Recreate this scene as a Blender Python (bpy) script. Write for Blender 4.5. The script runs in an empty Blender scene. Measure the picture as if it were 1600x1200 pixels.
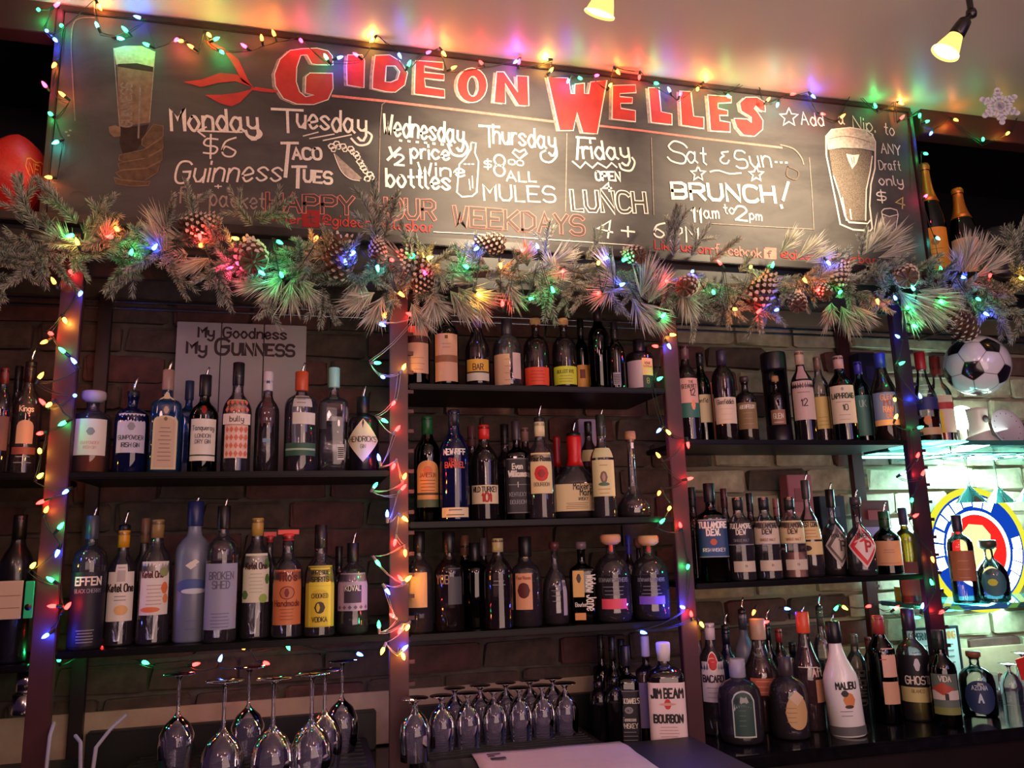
import bpy, bmesh, math, random
from mathutils import Vector, Matrix
from mathutils.geometry import tessellate_polygon
R_ = random.Random(7)
S = bpy.context.scene
COL = S.collection
# ---------------------------------------------------------------- camera
CAM = Vector((0, -2.2, 1.55)); FPX = 1250.0
YAW, PIT, ROL = -0.2507, 0.1944, -0.0293
FW = Vector((-math.sin(YAW)*math.cos(PIT), math.cos(YAW)*math.cos(PIT), math.sin(PIT)))
_r = Vector((math.cos(YAW), math.sin(YAW), 0)); _u = _r.cross(FW)
RT = math.cos(ROL)*_r + math.sin(ROL)*_u
UP = -math.sin(ROL)*_r + math.cos(ROL)*_u
cd = bpy.data.cameras.new('camera'); co = bpy.data.objects.new('camera', cd); COL.objects.link(co)
cd.sensor_width = 36; cd.lens = FPX*36/1600; cd.clip_start = .02
m = Matrix((RT, UP, -FW)).transposed().to_4x4(); m.translation = CAM; co.matrix_world = m
S.camera = co
# ---------------------------------------------------------------- world, exposure, big lights
w = bpy.data.worlds.new('world'); S.world = w; w.use_nodes = True
w.node_tree.nodes['Background'].inputs[0].default_value = (.42, .20, .50, 1)
w.node_tree.nodes['Background'].inputs[1].default_value = .06
S.view_settings.view_transform = 'Standard'; S.view_settings.look = 'None'
S.view_settings.exposure = 0.0; S.view_settings.gamma = 1; S.view_settings.use_curve_mapping = False
S.cycles.transparent_max_bounces = 32; S.cycles.max_bounces = 7; S.cycles.sample_clamp_indirect = 3.0
S.cycles.caustics_reflective = False; S.cycles.caustics_refractive = False
BULB_W = .10
LAMP_W = 105.0
def light(name, kind, loc, energy, color, size=.1, target=None, **k):
    l = bpy.data.lights.new(name, kind); o = bpy.data.objects.new(name, l); COL.objects.link(o)
    l.energy = energy; l.color = color; o.location = loc
    if kind == 'AREA': l.size = size
    else: l.shadow_soft_size = size
    if target is not None: o.rotation_euler = (Vector(target)-Vector(loc)).to_track_quat('-Z', 'Y').to_euler()
    for a, b in k.items(): setattr(l, a, b)
    return o
for _x, _y, _z, _e in ((-1.3, -2.9, 2.75, 5), (-.2, -3.4, 2.6, 6), (.75, -2.7, 2.8, 5), (1.9, -3.2, 2.6, 5), (.3, -4.0, 2.3, 5)): light('highlight_fill_light', 'POINT', (_x, _y, _z), _e*3.1, (1, .54, .50), .16)  # unseen point lights added behind the camera for bottle highlights and fill
light('purple_fill_light', 'AREA', (2.4, -3.0, 2.5), 9, (.60, .45, 1), 1.2, (1.4, 0, 1.4))  # unseen area light added as fill, tinted purple for the shadows

# ---------------------------------------------------------------- helpers
def ray(px, py): return FW + RT*((px-800)/FPX) - UP*((py-600)/FPX)
def P(px, py, Y=0.0):
    d = ray(px, py); return CAM + d*((Y-CAM.y)/d.y)
def Pz(px, py, z):
    d = ray(px, py); return CAM + d*((z-CAM.z)/d.z)
MATS = {}
def srgb(c):
    return tuple(((v/255)/12.92 if v/255 <= .04045 else ((v/255+.055)/1.055)**2.4) for v in c)
def mat(name, col, rough=.6, metal=0, noise=0, nscale=40, bump=0, emit=0, spec=.5, coat=0):
    if name in MATS: return MATS[name]
    M = bpy.data.materials.new(name); M.use_nodes = True; nt = M.node_tree; b = nt.nodes['Principled BSDF']
    c = srgb(col) + (1,)
    b.inputs['Base Color'].default_value = c; b.inputs['Roughness'].default_value = rough
    b.inputs['Metallic'].default_value = metal; b.inputs['Specular IOR Level'].default_value = spec
    b.inputs['Coat Weight'].default_value = coat
    if emit: b.inputs['Emission Color'].default_value = c; b.inputs['Emission Strength'].default_value = emit
    if noise or bump:
        tc = nt.nodes.new('ShaderNodeTexCoord'); n = nt.nodes.new('ShaderNodeTexNoise')
        n.inputs['Scale'].default_value = nscale; n.inputs['Detail'].default_value = 5
        nt.links.new(tc.outputs['Object'], n.inputs['Vector'])
        if noise:
            r = nt.nodes.new('ShaderNodeValToRGB'); nt.links.new(n.outputs['Fac'], r.inputs['Fac'])
            r.color_ramp.elements[0].position = .3; r.color_ramp.elements[1].position = .7
            r.color_ramp.elements[0].color = tuple(max(0, v*(1-noise)) for v in c[:3])+(1,)
            r.color_ramp.elements[1].color = tuple(min(1, v*(1+noise)) for v in c[:3])+(1,)
            nt.links.new(r.outputs['Color'], b.inputs['Base Color'])
        if bump:
            bp = nt.nodes.new('ShaderNodeBump'); bp.inputs['Strength'].default_value = bump; bp.inputs['Distance'].default_value = .004
            nt.links.new(n.outputs['Fac'], bp.inputs['Height']); nt.links.new(bp.outputs['Normal'], b.inputs['Normal'])
    MATS[name] = M; return M
def paint(c, rough=.55):                                   # plain colour, cached by value
    return mat('paint_%d_%d_%d' % tuple(c), c, rough)
def glass(name, tint, edge, rough=.04, milky=0, milk=(200, 205, 215)):
    """thin coloured glass: clear where seen square on, denser and shinier at the rim."""
    if name in MATS: return MATS[name]
    M = bpy.data.materials.new(name); M.use_nodes = True; nt = M.node_tree; nt.nodes.clear()
    out = nt.nodes.new('ShaderNodeOutputMaterial'); lw = nt.nodes.new('ShaderNodeLayerWeight'); lw.inputs[0].default_value = .35
    mixc = nt.nodes.new('ShaderNodeMixRGB'); mixc.inputs[1].default_value = srgb(tint)+(1,); mixc.inputs[2].default_value = srgb(edge)+(1,)
    nt.links.new(lw.outputs['Facing'], mixc.inputs[0])
    tr = nt.nodes.new('ShaderNodeBsdfTransparent'); nt.links.new(mixc.outputs[0], tr.inputs[0])
    gl = nt.nodes.new('ShaderNodeBsdfGlossy'); gl.inputs['Roughness'].default_value = rough
    fr = nt.nodes.new('ShaderNodeFresnel'); fr.inputs[0].default_value = 1.75
    mx = nt.nodes.new('ShaderNodeMixShader'); nt.links.new(fr.outputs[0], mx.inputs[0])
    src = tr
    if milky:
        df = nt.nodes.new('ShaderNodeBsdfDiffuse'); df.inputs[0].default_value = srgb(milk)+(1,)
        m2 = nt.nodes.new('ShaderNodeMixShader'); m2.inputs[0].default_value = milky
        nt.links.new(tr.outputs[0], m2.inputs[1]); nt.links.new(df.outputs[0], m2.inputs[2]); src = m2
    nt.links.new(src.outputs[0], mx.inputs[1]); nt.links.new(gl.outputs[0], mx.inputs[2])
    nt.links.new(mx.outputs[0], out.inputs[0]); MATS[name] = M; return M
def glow(name, col, strength, clear=0):
    if name in MATS: return MATS[name]
    M = bpy.data.materials.new(name); M.use_nodes = True; nt = M.node_tree; nt.nodes.clear()
    out = nt.nodes.new('ShaderNodeOutputMaterial'); e = nt.nodes.new('ShaderNodeEmission')
    e.inputs[0].default_value = srgb(col)+(1,); e.inputs[1].default_value = strength
    if clear:
        t = nt.nodes.new('ShaderNodeBsdfTransparent'); a = nt.nodes.new('ShaderNodeAddShader')
        nt.links.new(e.outputs[0], a.inputs[0]); nt.links.new(t.outputs[0], a.inputs[1]); nt.links.new(a.outputs[0], out.inputs[0])
        M.cycles.emission_sampling = 'NONE'
    else: nt.links.new(e.outputs[0], out.inputs[0])
    MATS[name] = M; return M

def tag(o, label=None, cat=None, group=None, kind=None):
    if label: o['label'] = label
    if cat: o['category'] = cat
    if group: o['group'] = group
    if kind: o['kind'] = kind
    return o
def empty(name, loc=(0, 0, 0), rz=0, **k):
    o = bpy.data.objects.new(name, None); COL.objects.link(o); o.location = loc; o.rotation_euler = (0, 0, rz)
    o.empty_display_size = .02
    return tag(o, **k)
def link(name, me, parent=None, loc=(0, 0, 0), rot=(0, 0, 0), scale=None):
    o = bpy.data.objects.new(name, me); COL.objects.link(o); o.parent = parent; o.location = loc; o.rotation_euler = rot
    if scale is not None: o.scale = scale if hasattr(scale, '__len__') else (scale,)*3
    return o
class MB:
    """collects vertices and faces (with material slots) for ONE mesh"""
    def __init__(s): s.v = []; s.f = []; s.m = []; s.mats = []; s.sm = []
    def slot(s, m):
        if m not in s.mats: s.mats.append(m)
        return s.mats.index(m)
    def add(s, vs, fs, m, smooth=False):
        b = len(s.v); s.v += [tuple(v) for v in vs]; k = s.slot(m)
        for f in fs: s.f.append([i+b for i in f]); s.m.append(k); s.sm.append(smooth)
        return s
    def box(s, a, b, m, M=None):
        x0, y0, z0 = a; x1, y1, z1 = b
        vs = [Vector(v) for v in ((x0,y0,z0),(x1,y0,z0),(x1,y1,z0),(x0,y1,z0),(x0,y0,z1),(x1,y0,z1),(x1,y1,z1),(x0,y1,z1))]
        if M is not None: vs = [M @ v for v in vs]
        return s.add(vs, ((0,3,2,1),(4,5,6,7),(0,1,5,4),(1,2,6,5),(2,3,7,6),(3,0,4,7)), m)
    def bbox(s, a, b, m, e=.002, M=None):                   # box with chamfered edges
        bm = bmesh.new(); bmesh.ops.create_cube(bm, size=1)
        for v in bm.verts: v.co = Vector([a[i]+(b[i]-a[i])*(v.co[i]+.5) for i in range(3)])
        bmesh.ops.bevel(bm, geom=list(bm.edges), offset=e, segments=2, affect='EDGES')
        vs = [v.co.copy() for v in bm.verts]; bm.verts.index_update()
        if M is not None: vs = [M @ v for v in vs]
        fs = [[v.index for v in f.verts] for f in bm.faces]; bm.free(); return s.add(vs, fs, m)
    def lathe(s, prof, m, seg=24, M=None, cap=True, smooth=True, n=2, dep=1):
        vs = []; fs = []
        for r, z in prof:
            for i in range(seg):
                t = 2*math.pi*i/seg; c, q = math.cos(t), math.sin(t)
                v = Vector((r*c, r*q*dep, z)); vs.append(M @ v if M is not None else v)
        for j in range(len(prof)-1):
            for i in range(seg):
                a = j*seg+i; b = j*seg+(i+1) % seg; fs.append((a, b, b+seg, a+seg))
        if cap: fs.append(tuple(range(seg-1, -1, -1))); k = (len(prof)-1)*seg; fs.append(tuple(range(k, k+seg)))
        return s.add(vs, fs, m, smooth)
    def tube(s, pts, r, m, seg=6, taper=None):
        pts = [Vector(p) for p in pts]; vs = []; fs = []; n = len(pts)
        for i, p in enumerate(pts):
            d = (pts[min(i+1, n-1)]-pts[max(i-1, 0)]).normalized()
            a = d.cross(Vector((.3, -1, .2))).normalized(); b = d.cross(a)
            rr = r*(taper[i] if taper else 1)
            vs += [p+(a*math.cos(2*math.pi*k/seg)+b*math.sin(2*math.pi*k/seg))*rr for k in range(seg)]
        for i in range(n-1):
            for k in range(seg):
                k2 = (k+1) % seg; fs.append((i*seg+k, i*seg+k2, (i+1)*seg+k2, (i+1)*seg+k))
        fs.append(tuple(range(seg))); fs.append(tuple(range((n-1)*seg, n*seg)))
        return s.add(vs, fs, m, True)
    def mesh(s, name='m'):
        me = bpy.data.meshes.new(name); me.from_pydata(s.v, [], s.f)
        for mt in s.mats: me.materials.append(mt)
        me.polygons.foreach_set('material_index', s.m); me.polygons.foreach_set('use_smooth', s.sm); me.update(); return me
    def build(s, name, parent=None, **k):
        o = link(name, s.mesh(name), parent); return tag(o, **k)

# ---------------------------------------------------------------- stroke lettering (x 0-5, y hex digit: 3 baseline, 8 x-height, b capitals)
G = dict(A='03 2b 43;16 36',B='03 0b 3b 4a 48 37 07;37 46 44 33 03',C='~4a 3b 1b 09 05 13 33 44',D='03 0b 2b 49 45 23 03',E='4b 0b 03 43;07 37',
F='4b 0b 03;07 37',G='~4a 3b 1b 09 05 13 33 45;45 47 27',H='03 0b;43 4b;07 47',I='03 0b',J='3b 35 23 13 05',K='03 0b;4b 06;17 43',L='0b 03 33',M='03 0b 27 4b 43',
N='03 0b 43 4b',O='~1b 09 05 13 33 45 49 3b 1b',P='03 0b 3b 4a 48 37 07',Q='~1b 09 05 13 33 45 49 3b 1b;25 43',R='03 0b 3b 4a 48 37 07;27 43',
S='~4a 3b 1b 09 08 17 37 46 44 33 13 04',T='0b 4b;2b 23',U='0b 05 13 33 45 4b',V='0b 23 4b',W='0b 13 28 33 4b',X='0b 43;4b 03',Y='0b 27 4b;27 23',Z='0b 4b 03 43',
a='~37 28 18 06 05 13 23 35;38 34 43',b='0b 03;~06 18 28 36 35 23 13 05',c='~37 28 18 06 05 13 23 34',d='3b 33;~36 28 18 06 05 13 23 35',e='~05 36 28 18 06 05 13 23 34',
f='~3b 2b 1a 13;08 28',g='~36 28 18 06 05 13 23 35;38 32 20 10 01',h='0b 03;~06 18 28 37 33',i='03 08;0a 0b',j='18 11 00;1a 1b',k='0b 03;38 05;16 33',l='0b 04 13',
m='03 08;~06 18 27 23;~26 38 47 43',n='03 08;~06 18 28 37 33',o='~18 06 05 13 23 35 36 28 18',p='00 08;~06 18 28 36 35 23 13 05',q='30 38;~36 28 18 06 05 13 23 35',
r='03 08;~06 18 28',s='~37 28 18 07 16 25 34 23 13 04',t='1b 14 23;08 28',u='08 05 13 23 35;38 33',v='08 23 48',w='08 13 26 33 48',x='08 33;38 03',y='08 05 14 24 35;38 32 20 10 01',z='08 38 03 33')
G.update({'0':'~1b 09 05 13 33 45 49 3b 1b','1':'09 1b 13','2':'~09 1b 3b 49 37 03;03 43','3':'~0a 1b 3b 49 37 27;~27 37 45 33 13 04','4':'33 3b 06 46','5':'4b 0b 07;~07 37 46 44 33 03',
'6':'~4b 19 05 13 33 45 36 17 05','7':'0b 4b 13','8':'~17 09 1b 3b 49 37 17 05 13 33 45 37','9':'~35 49 3b 1b 09 08 27 49','&':'~4b 1a 28 17 05 13 33 45','.':'03 04',',':'04 02','!':'0b 06;03 04',
"'":'0b 09','$':'~4a 1a 08 17 37 46 34 04;2c 22','/':'03 3b','+':'25 29;07 47','-':'07 27','@':'~36 28 18 06 15 25 36 47 49 2b 09 04 23 43','|':'03 0b','*':'26 2a;08 48',' ':''})
def catmull(p, n=4):
    q = []
    for i in range(len(p)-1):
        a, b, c, d = p[max(i-1, 0)], p[i], p[i+1], p[min(i+2, len(p)-1)]
        for k in range(n):
            t = k/n; q.append(tuple(.5*((2*b[j])+(c[j]-a[j])*t+(2*a[j]-5*b[j]+4*c[j]-d[j])*t*t+(3*b[j]-a[j]-3*c[j]+d[j])*t**3) for j in (0, 1)))
    q.append(p[-1]); return q
def lettering(txt, gap=1.35):
    """strokes (lists of 2D points) in cap-height units; returns (strokes, width)"""
    x = 0; out = []
    for ch in txt:
        g = G.get(ch, ''); wd = 0
        if ch == ' ': x += 2.2; continue
        for st in g.split(';'):
            sm = st.startswith('~'); pts = [(int(q[0]), int(q[1], 16)-3) for q in st.strip('~').split()]
            wd = max(wd, max(a for a, b in pts)); pts = [((x+a)/8, b/8) for a, b in pts]
            out.append(catmull(pts, 3) if sm else pts)
        x += wd+gap
    return out, max(x-gap, .1)/8
def ribbon(mb, pts, wd, fn, m, off=0.0):
    """a flat stroke along 2D pts, mapped to 3D by fn(u, v, off)"""
    pts = [p for i, p in enumerate(pts) if i == 0 or (p[0]-pts[i-1][0])**2+(p[1]-pts[i-1][1])**2 > 1e-14]
    n = len(pts)
    if n < 2: return
    mb.nr = getattr(mb, 'nr', 0)+1; off += (mb.nr % 60)*1.5e-5
    vs = []; h = wd/2
    for i, p in enumerate(pts):
        a = pts[max(i-1, 0)]; b = pts[min(i+1, n-1)]
        dx, dy = b[0]-a[0], b[1]-a[1]; l = math.hypot(dx, dy) or 1; nx, ny = -dy/l, dx/l
        ex = 0
        if 0 < i < n-1:
            d1 = (p[0]-a[0], p[1]-a[1]); l1 = math.hypot(*d1) or 1; c = abs((d1[0]*dx+d1[1]*dy)/(l1*l)); k = 1/max(c, .55)
        else:
            k = 1; ex = h*.8*(-1 if i == 0 else 1)
        q = (p[0]+dx/l*ex, p[1]+dy/l*ex)
        vs += [fn(q[0]+nx*h*k, q[1]+ny*h*k, off), fn(q[0]-nx*h*k, q[1]-ny*h*k, off)]
    mb.add(vs, [(2*i, 2*i+1, 2*i+3, 2*i+2) for i in range(n-1)], m)
# ================================================================ the room
brickm = [mat('brick_red', (84, 52, 46), .9, noise=.35, nscale=25, bump=.6), mat('brick_brown', (74, 58, 48), .9, noise=.35, nscale=30, bump=.6), mat('brick_pale', (158, 148, 122), .9, noise=.35, nscale=22, bump=1.0)]
mortar = mat('mortar', (84, 76, 66), .95, noise=.35, nscale=18, bump=.8)
black = mat('black_paint', (12, 10, 11), .5); blackgloss = mat('black_gloss', (14, 12, 16), .12, noise=.3, nscale=12)
WY = .33
wall = MB().box((-1.6, WY, 0), (3.2, WY+.08, 2.388), mortar).build('wall_back', kind='structure')
_nt = mortar.node_tree; _b = _nt.nodes['Principled BSDF']; _src = _b.inputs['Base Color'].links[0].from_socket      # whitewashed rubble towards the right end
_g = _nt.nodes.new('ShaderNodeSeparateXYZ'); _tc = [n for n in _nt.nodes if n.type == 'TEX_COORD'][0]; _nt.links.new(_tc.outputs['Object'], _g.inputs[0])
_m = _nt.nodes.new('ShaderNodeMapRange'); _m.inputs['From Min'].default_value = 1.1; _m.inputs['From Max'].default_value = 1.7; _nt.links.new(_g.outputs['X'], _m.inputs['Value'])
_x = _nt.nodes.new('ShaderNodeMixRGB'); _nt.links.new(_m.outputs[0], _x.inputs[0]); _nt.links.new(_src, _x.inputs[1]); _x.inputs[2].default_value = srgb((150, 144, 122))+(1,); _nt.links.new(_x.outputs[0], _b.inputs['Base Color'])
protos = []
for k in range(9):
    bm = bmesh.new(); bmesh.ops.create_cube(bm, size=1)
    bmesh.ops.bevel(bm, geom=list(bm.edges), offset=.06, segments=1, affect='EDGES')
    for v in bm.verts:
        v.co.x = v.co.x*.222+R_.uniform(-.006, .006); v.co.z = v.co.z*.074+R_.uniform(-.005, .005); v.co.y = v.co.y*.03+R_.uniform(-.003, .003)
    me = bpy.data.meshes.new('brick'); bm.to_mesh(me); bm.free(); me.materials.append(brickm[k % 3]); protos.append(me)
for r in range(16):
    for c in range(18):
        x = -1.25+c*.237+(r % 2)*.118; z = 1.035+r*.0875
        if z > 2.33: continue
        k = R_.choice([0, 1, 3, 4, 7] if x < 1.3 else [1, 2, 5, 8, 2, 6])
        link('brick', protos[k], wall, (x, WY-.006+R_.uniform(-.004, .004), z), (0, R_.uniform(-.012, .012), 0), (1, 1, 1))
ceilm = mat('ceiling_paint', (188, 172, 160), .42, noise=.05, nscale=2.0, bump=.05)
MB().box((-3, -4.2, 3.045), (4.2, .06, 3.11), ceilm).build('ceiling', kind='structure')
MB().bbox((-3, .0, 2.95), (-.70, .06, 3.045), mat('brown_trim', (70, 34, 28), .5)).build('trim_1', kind='structure')
MB().bbox((2.12, .0, 2.95), (4.0, .06, 3.045), mat('brown_trim', (70, 34, 28), .5)).build('trim_2', kind='structure')
MB().box((-3.2, .62, 2.44), (5.0, .66, 3.2), black).build('wall_upper', kind='structure')
MB().box((-3.2, .065, 3.05), (5.0, .615, 3.09), black).build('ceiling_recess', kind='structure')
MB().box((-3, -4.2, -.04), (4, .4, 0), mat('floor_wood', (60, 40, 32), .5, noise=.3, nscale=6)).build('floor', kind='structure')
# deck and fascia over the shelves
dark = mat('dark_wood', (26, 13, 13), .45, noise=.3, nscale=9)
redwood = mat('post_red_brown', (66, 28, 32), .5, noise=.2, nscale=14)
MB().bbox((-1.55, -.03, 2.395), (3.1, .62, 2.42), dark).build('display_ledge', label='long dark wooden ledge under the chalkboard carrying the garland', cat='ledge')
MB().bbox((-1.55, .0, 2.262), (3.1, .02, 2.395), black).build('trim_3', kind='structure')
rail = MB().bbox((-1.55, .300, 2.262), (3.0, .318, 2.270), mat('steel', (190, 195, 205), .25, 1)).bbox((-1.55, .300, 2.282), (3.0, .318, 2.290), mat('steel', (190, 195, 205), .25, 1))
rail.build('trim_4', kind='structure')

# posts with bracket pegs
def post(x, y, label, w=.052, z1=2.30, col=redwood, pegs=1, z0=.981):
    t = empty('shelf_post', (x, y, z0), label=label, cat='post', group='shelf posts')
    MB().bbox((-w/2, -.012, 0), (w/2, .012, z1-z0), col, .002).build('upright', t)
    if pegs:
        pm = MB().box((0, -.006, -.005), (.016, .006, .005), col).mesh()
        z = .05
        while z < z1-z0-.05: link('peg', pm, t, (pegs*w/2, 0, z)); z += .055
post(-.60, -.012, 'left reddish front post wrapped in mixed lights, by the football end', pegs=0)
post(.235, -.012, 'reddish post with peg notches left of the middle bourbon shelves', .050)
post(1.058, -.012, 'reddish post with lights right of the middle bourbon shelves', .050, pegs=0)
post(1.893, -.012, 'dark front post at the right end strung with lights beside the lit round sign', .055, col=mat('post_dark', (44, 26, 40), .4), pegs=1)
post(1.90, .285, 'dark red back post behind the right whiskey shelves', .045, col=mat('post_back', (62, 22, 26), .4), pegs=1)
post(-.59, .285, 'thin dark back post behind the left gin shelf', .035, col=dark, pegs=0)

# shelves
ZS = dict(L1=1.748, L2=1.324, C1=1.988, C2=1.609, C3=1.318, R1=1.834, R2=1.415, CT=.98, G3=1.313)
shelfm = mat('shelf_black', (8, 6, 8), .38, spec=.18)
def shelf(n, x0, x1, label, m=shelfm, y0=-.028, y1=.272, th=.016):
    z = ZS[n]; MB().bbox((x0, y0, z-th), (x1, y1, z), m, .003).build('shelf_board', label=label, cat='shelf', group='bottle shelves')
shelf('L1', -.572, .208, 'upper black shelf of the left bay holding the gin bottles')
shelf('L2', -.572, .208, 'lower black shelf of the left bay holding the vodka bottles')
shelf('C1', .262, 1.030, 'top black shelf of the middle bay just under the garland')
shelf('C2', .262, 1.030, 'second black shelf of the middle bay with bourbon bottles')
shelf('C3', .262, 1.030, 'third black shelf of the middle bay above the stemmed glasses')
shelf('R1', 1.087, 1.863, 'upper black shelf of the right bay holding scotch bottles')
shelf('R2', 1.087, 1.863, 'lower black shelf of the right bay holding Irish whiskey bottles')
ZS['L0'] = ZS['L1']; shelf('L0', -1.45, -.628, 'short upper black shelf left of the left post')
ZS['L9'] = 1.30; shelf('L9', -1.45, -.628, 'short lower black shelf left of the left post')
teallitglass = glass('teal_lit_glass', (150, 232, 222), (20, 150, 145), .03, .25, (110, 215, 205))  # teal light from the LED strip is put into the glass colour
ZS['G1'] = 1.834; shelf('G1', 1.925, 3.0, 'glass shelf with teal LED light in its tint, under the soccer ball lamp', teallitglass)
shelf('G3', 1.925, 3.0, 'glass shelf with teal light in its tint, below the lit round sign', teallitglass)
# counter
cm = mat('counter_stone', (16, 14, 18), .1, noise=.5, nscale=30)
MB().bbox((-1.55, -.55, .945), (1.028, .32, .98), cm, .006).build('bar_counter', label='black polished back counter under the glasses and menu sheet', cat='counter')
MB().bbox((1.032, -.165, .945), (3.0, .32, .98), cm, .006).build('bar_counter', label='black polished counter at the right crowded with liqueur bottles', cat='counter')
MB().bbox((1.032, -.14, .0), (3.0, .32, .944), dark).build('under_counter_cabinet', label='dark cabinet front below the right counter', cat='cabinet')
MB().bbox((-1.55, -.52, .0), (1.028, .32, .944), dark).build('under_counter_cabinet', label='dark cabinet front below the left and middle counter', cat='cabinet')
# pale backsplash strip
MB().bbox((-1.55, .300, .985), (3.0, .312, 1.13), mat('cream_strip', (176, 150, 124), .6, noise=.12, nscale=20), .002).build('trim_5', kind='structure')
for (x0, x1) in ((-.56, .2),(.27, 1.02),(1.1, 1.86)):
    MB().bbox((x0, .262, .981), (x1, .30, 1.085), black, .004).build('backsplash_panel', label={-.56:'black low panel behind the tall wine glasses',.27:'black low panel behind the short stemmed glasses',1.1:'black low panel behind the liqueur bottles'}[x0], cat='panel')

# ================================================================ chalkboard
BX0, BX1, BZ0, BZ1 = -.682, 2.062, 2.428, 3.026
def boardmat():
    M = mat('chalkboard', (46, 40, 38), .7); nt = M.node_tree; b = nt.nodes['Principled BSDF']
    tc = nt.nodes.new('ShaderNodeTexCoord'); mp = nt.nodes.new('ShaderNodeMapping'); mp.inputs['Scale'].default_value = (1, 1, 2.2)
    n = nt.nodes.new('ShaderNodeTexNoise'); n.inputs['Scale'].default_value = 2.6; n.inputs['Detail'].default_value = 7; n.inputs['Roughness'].default_value = .6; n.inputs['Distortion'].default_value = .6
    r = nt.nodes.new('ShaderNodeValToRGB'); e = r.color_ramp.elements
    e[0].position = .3; e[0].color = (.022, .018, .018, 1); e[1].position = .8; e[1].color = (.10, .09, .085, 1)
    nt.links.new(tc.outputs['Object'], mp.inputs[0]); nt.links.new(mp.outputs[0], n.inputs['Vector']); nt.links.new(n.outputs['Fac'], r.inputs[0]); nt.links.new(r.outputs[0], b.inputs['Base Color'])
    return M
board = empty('chalkboard', ((BX0+BX1)/2, 0, BZ0), label='long framed chalkboard of weekly specials under the ceiling', cat='chalkboard')
def bchild(mb, name, **k):
    o = mb.build(name, board, **k); o.matrix_parent_inverse = Matrix.Translation(-board.location); return o
bchild(MB().bbox((BX0, .004, BZ0), (BX1, .022, BZ1), boardmat(), .002), 'slate')
fr = mat('board_frame', (40, 24, 20), .5, noise=.3, nscale=30)
bchild(MB().bbox((BX0-.012, -.004, BZ1-.004), (BX1+.012, .026, BZ1+.014), fr), 'frame_top')
bchild(MB().bbox((BX0-.016, -.004, BZ0), (BX0, .026, BZ1), fr), 'frame_side')
bchild(MB().bbox((BX1, -.004, BZ0), (BX1+.016, .026, BZ1), fr), 'frame_side')
def bp(px, py, off=0.0):
    d = P(px, py, 0); return Vector((d.x, .0032-off, d.z))
def fbp(u, v, off): return Vector((u, .0032-off, v))
def b2(px, py): d = P(px, py, 0); return (d.x, d.z)
chalk = mat('chalk_white', (226, 214, 200), .9, noise=.12, nscale=300)
chalkdim = mat('chalk_dim', (128, 114, 104), .9, noise=.25, nscale=200)
chalkfaint = mat('chalk_faint', (84, 72, 64), .95, noise=.3, nscale=200)
chalkred = mat('chalk_red', (178, 50, 46), .85, noise=.18, nscale=25)
chalkpink = mat('chalk_pink', (206, 118, 106), .9, noise=.2, nscale=120)
chalkgrey = mat('chalk_grey', (150, 132, 124), .95, noise=.3, nscale=90)
chalkyel = mat('chalk_yellow', (190, 186, 110), .9)
boardmb = {}; CUR = ['chalk_line']; CNT = [0]
def key(part):
    return part or CUR[0]
def stroke(pts, wpx, m=chalk, off=.0012, smooth=False, part=None):
    if smooth: pts = catmull(pts, 5)
    q = [b2(*p) for p in pts]; ribbon(boardmb.setdefault(key(part), MB()), q, wpx*.00160, fbp, m, off)
def word(txt, x0, y0, x1, y1, hpx, wpx, m=chalk, slant=0, part=None, jit=.03):
    CNT[0] += 1; part = part or 'lettering#%d' % CNT[0]
    st, W = lettering(txt); A = Vector(b2(x0, y0)); B = Vector(b2(x1, y1)); U = B-A; Vd = Vector((-U.y, U.x)).normalized()*(hpx*.00192); rj = random.Random(txt)
    V_ = Vd+U.normalized()*slant*Vd.length
    for s in st:
        j = rj.uniform(-jit, jit)
        ribbon(boardmb.setdefault(part, MB()), [tuple(A+U*(p[0]/W)+V_*(p[1]+j)) for p in s], wpx*.00160, fbp, m, .0012)
def fill(pts, m, off=.0004, part=None):
    q = [Vector((*b2(*p), 0)) for p in pts]; tri = tessellate_polygon([q]); boardmb.setdefault(key(part), MB()).add([fbp(v.x, v.y, off) for v in q], tri, m)
def fillh(outer, hole, m, off=.0004, part=None):
    a = [Vector((*b2(*p), 0)) for p in outer]; h = [Vector((*b2(*p), 0)) for p in hole]; tri = tessellate_polygon([a, h]); boardmb.setdefault(key(part), MB()).add([fbp(v.x, v.y, off) for v in a+h], tri, m)
def cA(p): return [(420+x/5.714, 50+y/5.714) for x, y in p]
def cB(p): return [(680+x/5.714, 60+y/5.714) for x, y in p]
def cC(p): return [(940+x/5.714, 90+y/5.714) for x, y in p]
def ell(cx, cy, rx, ry, n=20): return [(cx+rx*math.cos(2*math.pi*i/n), cy+ry*math.sin(2*math.pi*i/n)) for i in range(n)]
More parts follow.
